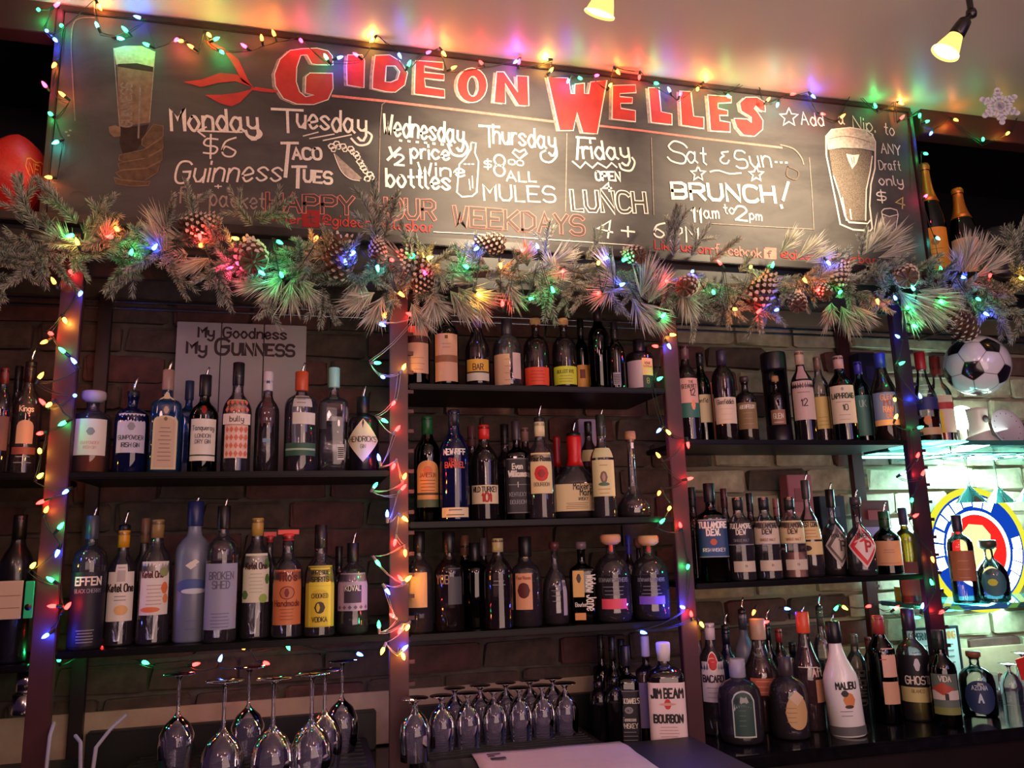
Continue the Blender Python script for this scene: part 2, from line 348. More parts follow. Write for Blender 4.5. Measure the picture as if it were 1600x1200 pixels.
TL = [(cA([(575,290),(568,210),(530,165),(430,140),(300,145),(190,160),(100,240),(50,370),(60,480),(130,590),(250,640),(400,645),(530,600),(575,500),(570,365),(365,362),(330,395),(325,540),(400,560),(330,575),(275,530),(245,440),(250,310),(285,205),(340,200),(385,280),(430,288)]), None),
(cA([(705,200),(835,200),(855,250),(850,495),(700,470),(695,300)]), None),
(cA([(950,205),(1080,200),(1180,260),(1240,360),(1215,470),(1130,535),(1050,530),(925,500),(930,380)]), cA([(1050,300),(1130,300),(1170,350),(1150,420),(1090,445),(1040,440)])),
(cA([(1310,250),(1560,268),(1558,335),(1390,300),(1390,355),(1568,375),(1565,430),(1390,410),(1400,485),(1570,510),(1572,585),(1300,550)]), None),
(cB(ell(330,415,135,155)), cB(ell(338,425,48,90,14))),
(cB([(550,295),(615,295),(740,475),(730,330),(830,335),(838,600),(745,595),(625,400),(630,580),(525,568)]), None),
(cB([(1005,340),(1195,350),(1215,490),(1245,490),(1250,405),(1335,395),(1335,490),(1370,490),(1390,385),(1535,370),(1450,850),(1320,840),(1268,660),(1235,820),(1110,820)]), None),
(cC([(100,245),(305,240),(310,310),(165,318),(165,345),(280,355),(275,405),(170,405),(175,450),(305,470),(305,570),(95,545)]), None),
(cC([(420,265),(515,265),(535,480),(630,500),(632,598),(445,575)]), None),
(cC([(700,295),(800,300),(825,520),(915,530),(915,632),(715,600)]), None),
(cC([(950,330),(1165,345),(1160,400),(1040,405),(1045,450),(1130,470),(1130,515),(1055,510),(1060,560),(1150,575),(1150,662),(975,650)]), None),
(cC([(1465,480),(1460,395),(1390,350),(1290,350),(1235,400),(1250,475),(1340,530),(1340,575),(1300,545),(1185,540),(1210,620),(1270,690),(1370,700),(1440,640),(1445,560),(1400,490),(1365,450),(1380,430),(1420,470)]), None)]
for o, h in TL:
    CNT[0] += 1; CUR[0] = 'title_letter#%d' % CNT[0]
    sh = [(x-5, y+1) for x, y in o]
    if h: fillh(o, h, chalkred, .0006); fillh(sh, [(x-4, y) for x, y in h], chalkgrey, .0002)
    else: fill(o, chalkred, .0006); fill(sh, chalkgrey, .0002)
    stroke(o+[o[0]], 1.6, chalk, .0012)
    if h: stroke(h+[h[0]], 1.6, chalk, .0012)
def c1(p): return [(x/3.81, y/3.81) for x, y in p]
for lf in ([(1215,235),(1330,280),(1420,350),(1475,470),(1510,520),(1440,480),(1400,400),(1340,310),(1260,290)], [(1090,485),(1200,470),(1310,430),(1410,440),(1510,520),(1400,480),(1300,490),(1200,515)], [(1220,562),(1320,560),(1410,550),(1510,525),(1430,605),(1380,630),(1310,612)]):
    CNT[0] += 1; CUR[0] = 'leaf_drawing#%d' % CNT[0]; fill(c1(lf), chalkred, .0004)
stroke(c1([(1500,525),(1560,535),(1620,540)]), 5, chalkred, .0005)
stroke([(400,137),(432,142)], 5, chalkred, .0005); stroke([(520,149),(600,157),(700,169),(870,190)], 5, chalkpink, .0005)
stroke([(938,196),(1000,203),(1100,216),(1222,230)], 4.5, chalkpink, .0005)
# headings
CUR[0] = 'chalk_line'
word('Monday', 268, 203, 403, 204, 34, 5); stroke([(310,204),(378,206)], 3); stroke([(322,198),(308,204),(320,213)], 3)
stroke([(399,198),(408,208),(402,215),(388,212),(384,204)], 5, smooth=True)
word('$6', 318, 242, 368, 245, 30, 3.2); word('Guinness', 272, 285, 438, 281, 32, 3.6, slant=.25)
word('+', 336, 296, 346, 296, 10, 2); word('for packet', 278, 316, 412, 326, 24, 3, chalkgrey)
word('T', 426, 204, 474, 206, 36, 5); word('uesday', 464, 198, 572, 208, 33, 4.6)
stroke([(575,206),(581,212),(575,224),(560,226),(549,216)], 4, smooth=True)
for a, b in (((474,212),(497,206)),((484,216),(522,209)),((505,219),(549,210))): stroke([a, b], 2.2)
stroke([(440,223),(465,223)], 5); stroke([(451,223),(446,275)], 6.5)
word('ACO', 458, 248, 502, 248, 17, 5); stroke([(457,260),(478,260)], 5); stroke([(466,260),(465,292)], 6.5); word('UES', 475, 283, 518, 286, 18, 5)
CUR[0] = 'taco_drawing'
fill([(522,238),(528,256),(534,268),(546,278),(560,281),(566,278)], chalkgrey, .0003)
tb = [(518,228),(526,224),(536,228),(548,232),(556,240),(562,252),(568,262),(578,272),(574,279)]
for i, (x, y) in enumerate(tb): stroke([(x+5*math.cos(a*1.1+i), y+4*math.sin(a*1.1+i)) for a in range(7)], 2.4, chalk, .0014)
for i, (x, y) in enumerate(tb[:-1]): stroke([(x+3+4*math.cos(a*1.1+i*2), y+5+4*math.sin(a*1.1+i*2)) for a in range(7)], 2.0, chalk, .0014)
stroke([(522,240),(528,256),(535,269),(547,279),(562,282)], 1.4, smooth=True)
CUR[0] = 'chalk_line'
stroke([(597,163),(594,200),(592,300)], 1.4, chalkgrey); stroke([(597,163),(604,158)], 1.4, chalkgrey)
word('Wednesday', 599, 208, 724, 224, 33, 4.6); stroke([(727,221),(731,232),(722,243),(707,240),(700,225)], 4.5, smooth=True)
for i in range(7): stroke([(625+i*13,219+i*1.2),(627+i*13,219.3+i*1.2)], 4.5)
stroke([(609,230),(613,241)], 5); stroke([(625,231),(606,249)], 5); word('2', 617, 257, 631, 258, 17, 4)
word('price', 642, 246, 702, 249, 23, 4.2); word('Wine', 654, 272, 726, 276, 20, 3.4); word('bottles', 604, 290, 703, 296, 28, 4.6)
CUR[0] = 'bottle_drawing'
stroke([(736,222),(736,232),(728,246),(718,256),(714,300),(722,307),(738,306),(745,300),(748,252),(742,238),(744,223),(736,222)], 2.6)
stroke([(733,280),(735,296)], 2); stroke([(738,275),(739,293)], 2)
for i in range(3): stroke([(726+i*6,256),(728+i*6,256)], 3)
CUR[0] = 'chalk_line'
stroke([(749,196),(780,198)], 4.6); stroke([(764,198),(765,229)], 4); word('hursday', 771, 222, 868, 232, 31, 4)
stroke([(869,230),(870,243),(860,253),(848,250),(845,240),(852,235)], 3.6, smooth=True)
word('$', 757, 262, 768, 263, 14, 2.6); word('8', 772, 272, 789, 274, 34, 3.6)
word('00', 795, 256, 818, 258, 8, 2.4); stroke([(812,248),(801,238),(805,233),(812,237),(820,233),(823,239),(812,248)], 3)
word('ALL', 792, 282, 838, 284, 16, 3.2); word('MULES', 757, 312, 868, 316, 26, 3.4)
stroke([(886,208),(884,330)], 1.3, chalkgrey)
# friday
stroke([(901,214),(930,216)], 4.4); stroke([(904,214),(902,248)], 5); stroke([(903,230),(922,232)], 4)
word('riday', 912, 247, 984, 248, 31, 4.6); stroke([(988,246),(992,254),(986,266),(972,264),(968,256)], 4, smooth=True)
stroke([(895,252),(907,262),(915,253),(926,262),(934,254),(948,262),(956,254),(964,261)], 3)
word('OPEN', 932, 281, 970, 282, 15, 4); word('4', 942, 298, 956, 298, 14, 4)
def outl(txt, x0, y0, x1, y1, h, m, w=2.2, fat=7):
    """open block letters: pale fat stroke with a slate-coloured core"""
    word(txt, x0, y0, x1, y1, h, fat, m, jit=.0); st, W = lettering(txt); A = Vector(b2(x0, y0)); B = Vector(b2(x1, y1)); U = B-A; V_ = Vector((-U.y, U.x)).normalized()*(h*.00192)
    for s in st: ribbon(boardmb.setdefault('lettering#%d' % CNT[0], MB()), [tuple(A+U*(p[0]/W)+V_*p[1]) for p in s], (fat-2*w)*.00185, fbp, slatecore, .002)
slatecore = mat('slate_core', (58, 48, 46), .7)
outl('LUNCH', 896, 328, 1010, 331, 33, chalk, 2.6, 9.5)
stroke([(1018,215),(1022,335)], 1.3, chalkgrey)
# weekend
word('S', 1043, 250, 1070, 258, 38, 3.6); word('at', 1074, 252, 1104, 256, 30, 3.4); word('&', 1126, 254, 1140, 255, 22, 3); word('Sun', 1152, 262, 1206, 260, 32, 3.2)
for i in range(3): stroke([(1212+i*8,253+i*.5),(1214+i*8,253+i*.5)], 4)
def star(cx, cy, r, w):
    p = [(cx+r*(1 if i % 2 == 0 else .45)*math.sin(math.pi*i/5), cy-r*(1 if i % 2 == 0 else .45)*math.cos(math.pi*i/5)) for i in range(11)]
    stroke(p, w, chalk)
star(1091, 271, 12, 3); star(1182, 272, 12, 3); star(1233, 183, 15, 2.4)
stroke([(1110,268),(1122,266),(1140,271),(1158,270)], 3, smooth=True)
word('BRUNCH', 1052, 309, 1212, 315, 28, 7); stroke([(1232,285),(1224,312)], 6); stroke([(1221,321),(1222,324)], 6)
word('11', 1082, 346, 1096, 347, 26, 4); word('am', 1101, 340, 1124, 341, 20, 3); word('to', 1132, 333, 1148, 334, 16, 2.6); word('2', 1150, 343, 1168, 345, 25, 4); word('pm', 1172, 342, 1191, 344, 16, 2.6)
stroke([(1265,246),(1269,300),(1272,358)], 1.3, chalkgrey); stroke([(1110,349),(1272,358)], 1.3, chalkgrey)
stroke([(1220,226),(1240,232),(1252,245),(1256,256)], 3, chalkdim, smooth=True); stroke([(1232,260),(1248,268),(1244,280),(1230,274),(1232,260)], 3, chalkfaint, smooth=True)
# happy hour
outl('HAPPY', 418, 328, 552, 334, 26, chalkpink, 1.8, 8); outl('HOUR', 584, 338, 679, 342, 30, chalkpink, 1.8, 8); outl('WEEKDAYS', 710, 351, 912, 366, 30, chalkpink, 1.8, 8)
word('4', 933, 366, 956, 372, 30, 3.6); word('+', 972, 376, 992, 378, 34, 3.6); word('6', 1022, 368, 1038, 371, 26, 3.6); word('PM', 1048, 376, 1092, 380, 27, 3)
stroke([(678,362),(740,365),(860,374),(990,383)], 1.5)
word('twitter', 408, 342, 470, 350, 14, 2.2, chalkred); word('@gideonwellesbar', 505, 350, 676, 362, 15, 2.2, chalkred)
def badge(x, y, s, m, ch='f'):
    CNT[0] += 1; CUR[0] = 'badge#%d' % CNT[0]
    fill([(x-s,y-s),(x+s,y-s+1),(x+s,y+s),(x-s,y+s-1)], m); stroke([(x-s,y-s),(x+s,y-s+1),(x+s,y+s),(x-s,y+s-1),(x-s,y-s)], 2.5, m, .0008); word(ch, x-s*.4, y+s*.6, x+s*.4, y+s*.6, s*1.2, 2.4, slatecore)
badge(486, 341, 13, mat('chalk_deep_red', (140, 30, 34), .9), 't'); badge(1204, 396, 9, chalkpink)
CUR[0] = 'chalk_line'
word('Like us on', 1024, 388, 1110, 396, 15, 2.6, chalkred); word('-facebook', 1112, 395, 1190, 402, 16, 2.6, chalkpink); word('@gideonwellesbar', 1222, 402, 1370, 412, 14, 2.2, chalkred)
# add a nip
word('Add', 1253, 194, 1288, 196, 24, 2.6); word('a', 1311, 192, 1320, 193, 22, 2.6); word('Nip.', 1334, 200, 1368, 206, 24, 2.6); word('to', 1383, 209, 1398, 212, 22, 2.6)
word('ANY', 1378, 238, 1408, 242, 19, 2.8); word('Draft', 1375, 264, 1408, 266, 18, 2.2); word('only', 1375, 288, 1412, 290, 18, 3); word('$', 1372, 314, 1386, 315, 20, 3); word('4', 1400, 322, 1414, 326, 22, 3, chalkyel)
CUR[0] = 'shot_glass_drawing'
g2 = [(1378,330),(1382,326),(1392,325),(1402,328),(1404,335)]
stroke(g2+[(1400,360),(1392,363),(1384,360),(1378,330)], 2.2); stroke([(1379,334),(1390,338),(1403,335)], 2); fill([(1380,338),(1402,338),(1398,359),(1385,359)], chalkdim, .0002)
CUR[0] = 'pint_drawing'
def cp(p): return [(1200+x/4.8, 150+y/4.8) for x, y in p]
fill(cp([(440,290),(490,245),(620,235),(730,255),(800,310),(802,410),(700,390),(560,385),(455,400)]), mat('chalk_foam', (192,182,166), .95, noise=.25, nscale=120), .0003)
fill(cp([(462,402),(560,392),(700,395),(785,415),(775,540),(740,700),(730,930),(600,935),(560,760),(490,600)]), mat('chalk_stipple', (112, 100, 88), .95, noise=.75, nscale=420), .0003)
stroke(cp([(438,300),(440,440),(475,610),(520,830),(545,960),(640,1000),(770,1010),(785,990),(765,820),(775,660),(805,540),(808,340),(780,280)]), 3.6)
stroke(cp([(438,300),(480,250),(620,235),(740,255),(790,290)]), 3); stroke(cp([(785,450),(770,560),(740,700),(735,930)]), 3)
stroke(cp([(495,600),(540,740),(580,900),(610,945),(750,955),(770,930)]), 3.2); stroke(cp([(560,760),(590,930)]), 3); stroke(cp([(618,850),(628,920)]), 3.4)
stroke(cp([(460,320),(560,300),(660,310),(770,345)]), 1.8, chalkdim, .0009, True)
fill(cp([(590,430),(640,440),(690,435),(670,500),(635,545),(605,480)]), chalk, .0006); stroke(cp([(625,460),(640,510)]), 1.4, chalkdim, .002); stroke(cp([(645,455),(650,500)]), 1.4, chalkdim, .002)
CUR[0] = 'chalk_line'
stroke([(1405,180),(1416,186),(1422,205),(1424,300)], 1.4, chalkfaint, smooth=True)
CUR[0] = 'hand_and_beer_drawing'
def cl(p): return [(80+x/3.75, 20+y/3.75) for x, y in p]
sep = mat('chalk_sepia', (92, 70, 52), .95, noise=.3, nscale=60); sep2 = mat('chalk_sepia_pale', (122, 98, 76), .95, noise=.25, nscale=60); sepd = mat('chalk_sepia_dark', (50, 32, 24), .95, noise=.3, nscale=60)
fill(cl([(365,205),(430,190),(530,190),(608,225),(603,320),(500,298),(380,300)]), mat('chalk_head', (176,168,132), .95, noise=.2, nscale=100), .0004)
fill(cl([(385,305),(500,302),(600,325),(575,640),(400,665)]), sep2, .0004); fill(cl([(390,296),(500,292),(602,315),(602,345),(500,330),(388,312)]), sepd, .0006)
fill(cl([(402,665),(520,660),(570,650),(540,740),(500,800),(420,830),(400,760)]), sepd, .0004)
fill(cl([(335,665),(375,655),(405,670),(405,720),(365,725),(340,700)]), sep2, .0005)
for f in ([(530,740),(600,650),(655,660),(655,720),(560,790),(530,770)], [(400,830),(540,800),(655,730),(655,790),(560,850),(420,870),(395,860)], [(390,880),(540,850),(650,800),(648,860),(560,905),(400,920)], [(375,935),(420,920),(560,910),(640,870),(620,935),(540,985),(420,975)], [(365,960),(420,980),(540,990),(580,985),(570,1010),(470,1015),(380,1000)]):
    fill(cl(f), sep, .0005); stroke(cl(f+[f[0]]), 1.2, sep2, .0009)
stroke(cl([(365,205),(400,670)]), 1.4, chalkgrey); stroke(cl([(608,225),(575,640)]), 1.4, chalkgrey); stroke(cl([(520,440),(510,730)]), 3, chalkdim)
stw, W = lettering('GUINNESS')
for s in stw: ribbon(boardmb['hand_and_beer_drawing'], [b2(*cl([(470-p[1]*60, 665-p[0]/W*255)])[0]) for p in s], .0045, fbp, chalkdim, .0014)
CUR[0] = 'chalk_line'
stroke([(148,27),(125,28),(114,38),(111,70),(113,120),(117,188)], 1.3, chalkdim, smooth=True)
stroke(cl([(110,710),(160,720),(195,780),(170,850),(90,900),(70,950),(110,1010),(160,1020)]), 1.3, chalkfaint, smooth=True); stroke(cl([(200,1060),(150,1040),(90,1080),(90,1130),(150,1150),(200,1110),(200,1040),(150,980)]), 1.3, chalkfaint, smooth=True)
for x, y in ((84,697),(108,687),(98,717)): stroke(cl([(x,y),(x+6,y)]), 3, chalkgrey)
for n, mb in boardmb.items(): bchild(mb, n.split('#')[0])
# ================================================================ bottles
PROF = dict(
 std=[(.90,0),(1,.012),(1,.02),(1,.56),(.97,.61),(.84,.66),(.62,.705),(.43,.74),(.37,.78),(.36,.90),(.40,.905),(.40,.93),(.36,.935)],
 wine=[(.92,0),(1,.015),(1,.60),(.95,.66),(.76,.71),(.50,.755),(.40,.80),(.38,.93),(.42,.935),(.42,.955),(.38,.96)],
 stout=[(.94,0),(1,.02),(1,.66),(.97,.71),(.86,.755),(.60,.79),(.38,.81),(.32,.84),(.32,.93),(.36,.935),(.36,.96)],
 apoth=[(.94,0),(1,.015),(1,.60),(.96,.64),(.80,.69),(.52,.73),(.38,.76),(.34,.80),(.34,.91),(.38,.915),(.38,.94)],
 square=[(.95,0),(1,.012),(1,.66),(.97,.69),(.80,.72),(.50,.745),(.34,.77),(.31,.81),(.31,.93),(.35,.935),(.35,.955)],
 slope=[(.94,0),(1,.012),(1,.50),(.93,.56),(.74,.63),(.55,.70),(.42,.77),(.37,.83),(.35,.92),(.39,.925),(.39,.95)],
 maker=[(.86,0),(1,.03),(1,.40),(.94,.45),(.70,.52),(.42,.60),(.30,.68),(.26,.76),(.25,.92),(.29,.925),(.29,.95)],
 bell=[(.86,0),(.98,.02),(1,.10),(.99,.38),(.92,.48),(.74,.56),(.48,.62),(.30,.66),(.25,.72),(.25,.90),(.30,.905),(.30,.94)],
 round=[(.80,0),(.95,.03),(1,.16),(1,.40),(.92,.52),(.72,.62),(.46,.69),(.29,.74),(.26,.80),(.26,.92),(.31,.925),(.31,.95)],
 squat=[(.86,0),(.98,.03),(1,.12),(1,.56),(.92,.67),(.68,.75),(.38,.79),(.28,.82),(.28,.93),(.33,.935),(.33,.955)],
 tall=[(.88,0),(.94,.015),(1,.45),(1,.64),(.93,.70),(.68,.755),(.43,.79),(.37,.83),(.36,.92),(.40,.925),(.40,.95)],
 decanter=[(.9,0),(1,.03),(1,.14),(.80,.22),(.46,.28),(.30,.34),(.26,.42),(.21,.90),(.27,.93),(.27,.95)],
 champ=[(.94,0),(1,.015),(1,.46),(.94,.54),(.78,.63),(.56,.71),(.42,.78),(.36,.85),(.34,.93),(.40,.935),(.40,.965)])
GL = dict(
 bright=glass('glass_bright', (250, 252, 252), (196, 214, 214), .03),
 clear=glass('glass_clear', (246, 246, 248), (150, 150, 166), .035, .045, (184, 172, 190)), dim=glass('glass_dim', (206, 200, 206), (100, 94, 106), .04, .05, (140, 124, 130)),
 green=glass('glass_green', (26, 92, 46), (4, 26, 12)), blue=glass('glass_blue', (60, 120, 200), (10, 30, 90), .04, .12, (60, 130, 210)), navy=glass('glass_navy', (36, 44, 110), (6, 8, 36), .05, .2, (36, 46, 120)),
 dark=glass('glass_dark', (26, 16, 18), (4, 3, 4)), frost=glass('glass_frost', (186, 192, 206), (120, 128, 150), .35, .55, (150, 158, 182)),
 smoke=glass('glass_smoke', (170, 156, 160), (70, 60, 70), .04, .05, (110, 92, 100)), teal=glass('glass_teal', (120, 190, 190), (20, 80, 90)),
 white=mat('glass_opal', (232, 230, 226), .22, noise=.03, nscale=20, coat=.4), matte=mat('glass_black_matte', (18, 16, 20), .25, coat=.3))
LQ = dict(amber=glass('liquid_amber', (150, 62, 16), (40, 10, 4), .08, .22, (120, 44, 14)), whisky=glass('liquid_whiskey', (92, 34, 14), (18, 5, 4), .08, .25, (64, 22, 12)),
 red=glass('liquid_red', (130, 16, 12), (30, 3, 3), .08, .3, (110, 18, 12)), orange=glass('liquid_orange', (226, 120, 50), (150, 50, 12), .08, .5, (214, 104, 44)),
 clear=glass('liquid_clear', (238, 240, 242), (190, 192, 202), .06), dark=mat('liquid_dark', (20, 8, 8), .15), gold=glass('liquid_gold', (214, 190, 60), (110, 90, 10), .08, .35, (200, 184, 50)),
 cream=mat('liquid_cream', (196, 176, 156), .5), blush=mat('liquid_blush', (196, 132, 112), .6))
chrome = mat('chrome', (214, 212, 214), .18, 1); corkm = mat('cork', (176, 132, 92), .85, noise=.2, nscale=200)
def interp(prof, z):
    for i in range(len(prof)-1):
        if prof[i][1] <= z <= prof[i+1][1]:
            a, b = prof[i], prof[i+1]; t = (z-a[1])/max(b[1]-a[1], 1e-6); return a[0]+(b[0]-a[0])*t
    return prof[-1][0] if z > prof[-1][1] else prof[0][0]
def bottle_mesh(prof, R, H, m, sq, dep, k=1.0, z0=0.0, z1=1.0, seg=28, cap=False):
    """body surface; sq = how square the section is (2 round ... 8), fading to round on the neck"""
    pts = [p for p in prof if z0 <= p[1] <= z1]
    if z1 < prof[-1][1]: pts.append((interp(prof, z1), z1))
    if z0 > 0: pts.insert(0, (interp(prof, z0), z0))
    mb = MB(); vs = []; fs = []
    for r, z in pts:
        body = min(1, max(0, (r-.45)/.35)); n = 2+(sq-2)*body; dp = 1+(dep-1)*body
        for i in range(seg):
            t = 2*math.pi*i/seg; c, s = math.cos(t), math.sin(t); q = (abs(c)**n+abs(s)**n)**(-1/n)
            vs.append((R*k*r*c*q, R*k*r*s*q*dp, z*H))
    L = len(pts)
    for j in range(L-1):
        for i in range(seg): a = j*seg+i; b = j*seg+(i+1) % seg; fs.append((a, b, b+seg, a+seg))
    fs.append(tuple(range(seg-1, -1, -1)))
    if cap: fs.append(tuple(range((L-1)*seg, L*seg)))
    return mb.add(vs, fs, m, True)
QUEUE = []
def place(q):
    """where a bottle stands at its present depth: (base, height, radius)"""
    Y, z, x = q['Y'], q['z'], q['x']; base = P(x, 600, Y); lo = P(x, q['ytop'], Y); hgt = max(lo.z-z, .05)
    for _ in range(4):
        d = Vector((base.x, Y, z+hgt*.45))-CAM; pyy = 600-FPX*(d.dot(UP))/d.dot(FW); base = P(x, pyy, Y)
    a = P(x-q['wpx']/2, pyy, Y); b = P(x+q['wpx']/2, pyy, Y)
    q['X'] = base.x; q['H'] = hgt/.99; q['R'] = (b.x-a.x)/2*.97*math.cos(math.atan2(base.x, Y+2.2))*q.get('k', 1)
def bottle(name, x, ytop, wpx, sh, Y=.04, **k):
    QUEUE.append(dict(name=name, x=x, ytop=ytop, wpx=wpx, sh=sh, Y=Y, z=ZS[sh], kw=k)); place(QUEUE[-1])
def settle():
    for it in range(260):
        hit = 0
        for i, a in enumerate(QUEUE):
            for b in QUEUE[i+1:]:
                if a['z'] != b['z']: continue
                gap = math.hypot(a['X']-b['X'], a['Y']-b['Y'])-(a['R']+b['R'])*1.02
                if gap < 0:
                    hit += 1; f, r = (a, b) if a['Y'] < b['Y'] else (b, a)
                    f['Y'] = max(f['Y']-.003, f['R']*.9-.03 if f['sh'] != 'CT' else -.09); r['Y'] = min(r['Y']+.003, .262-r['R'])
                    if it > 60:
                        for q in (a, b): q['k'] = max(.74, q.get('k', 1)*.994)
                    place(f); place(r)
        if not hit: break
    for q in QUEUE: make_bottle(q['name'], q['X'], q['Y'], q['z'], q['H'], q['R'], **q['kw'])
def make_bottle(name, X, Y, z, H, R, kind='std', g='clear', liq=None, lv=.5, cap=None, capc=(20,18,20), pour=0, shapes=(), label='', group=None, sq=2, dep=1, rot=None, tilt=0):
    base = Vector((X, Y, z))
    if rot is None: rot = -math.atan2(base.x, Y+2.2)*.85
    t = empty(name, (base.x, Y, z+.0005), rot, label=label, cat='bottle', group=group)
    if tilt: t.rotation_euler = (0, tilt, rot)
    prof = PROF[kind]; hb = .93 if cap in ('flat', 'cork', 'butter') else 1.0
    top = prof[-1][1]
    if cap in ('cork', 'flat', 'butter', 'wide'): Hb = H*.95
    elif pour: Hb = H*.97
    else: Hb = H
    bottle_mesh(prof, R, Hb, GL[g], sq, dep).build('glass_body', t)
    if liq:
        bottle_mesh(prof, R, Hb, LQ[liq], sq, dep, .93, .02, lv, cap=True).build('liquid', t)
    rn = R*prof[-1][0]; zt = Hb*prof[-1][1]
    cm_ = paint(capc, .35); c = MB()
    if cap == 'cork': c.lathe([(rn*.8, zt-.006), (rn*.85, zt), (rn*1.25, zt+.002), (rn*1.3, zt+.012), (rn*1.2, H)], cm_ if capc != (20,18,20) else corkm, 16); c.build('stopper', t)
    elif cap == 'wide': c.lathe([(rn*1.1, zt-.008), (rn*1.75, zt+.001), (rn*1.8, zt+.012), (rn*1.7, zt+.02), (rn*1.4, zt+.022)], cm_, 20); c.build('stopper', t)
    elif cap == 'flat': c.lathe([(rn*1.05, zt-.03), (rn*1.12, zt-.028), (rn*1.12, H*.995), (rn*1.0, H)], cm_, 16); c.build('cap', t)
    elif cap == 'butter': c.lathe([(rn*1.05, zt-.012), (rn*1.1, zt+.004), (rn*.9, zt+.006)], cm_, 12); c.box((-rn*1.9, -.004, zt+.004), (rn*1.9, .004, zt+.016), cm_); c.build('cap', t)
    elif cap == 'caps':                                     # long capsule down the neck
        c.lathe([(R*interp(prof, .80)*1.06, Hb*.80), (rn*1.1, zt-.02), (rn*1.12, zt), (rn*1.0, zt+.003)], cm_, 18); c.build('capsule', t)
    elif cap == 'wax':
        c.lathe([(R*interp(prof, .62)*1.04, Hb*.62), (R*interp(prof, .7)*1.08, Hb*.70), (rn*1.12, Hb*.80), (rn*1.2, zt), (rn*1.1, zt+.006)], cm_, 18); c.build('wax_dip', t)
    if pour:
        pm = paint(pour if isinstance(pour, tuple) else (22, 20, 24), .4)
        zc = zt if cap not in ('caps', 'wax') else zt+.003
        q = MB().lathe([(rn*.8, zc-.004), (rn*1.05, zc), (rn*1.1, zc+.012), (rn*.6, zc+.015)], pm, 14).build('pourer_collar', t)
        MB().tube([(0, 0, zc+.012), (.001, 0, zc+.026), (.004, -.002, zc+.038), (.008, -.004, zc+.05)], .0042, chrome, 8, (1, .95, .8, .6)).build('spout', q)
    if shapes: decor(t, prof, R, Hb, sq, dep, shapes)
    return t
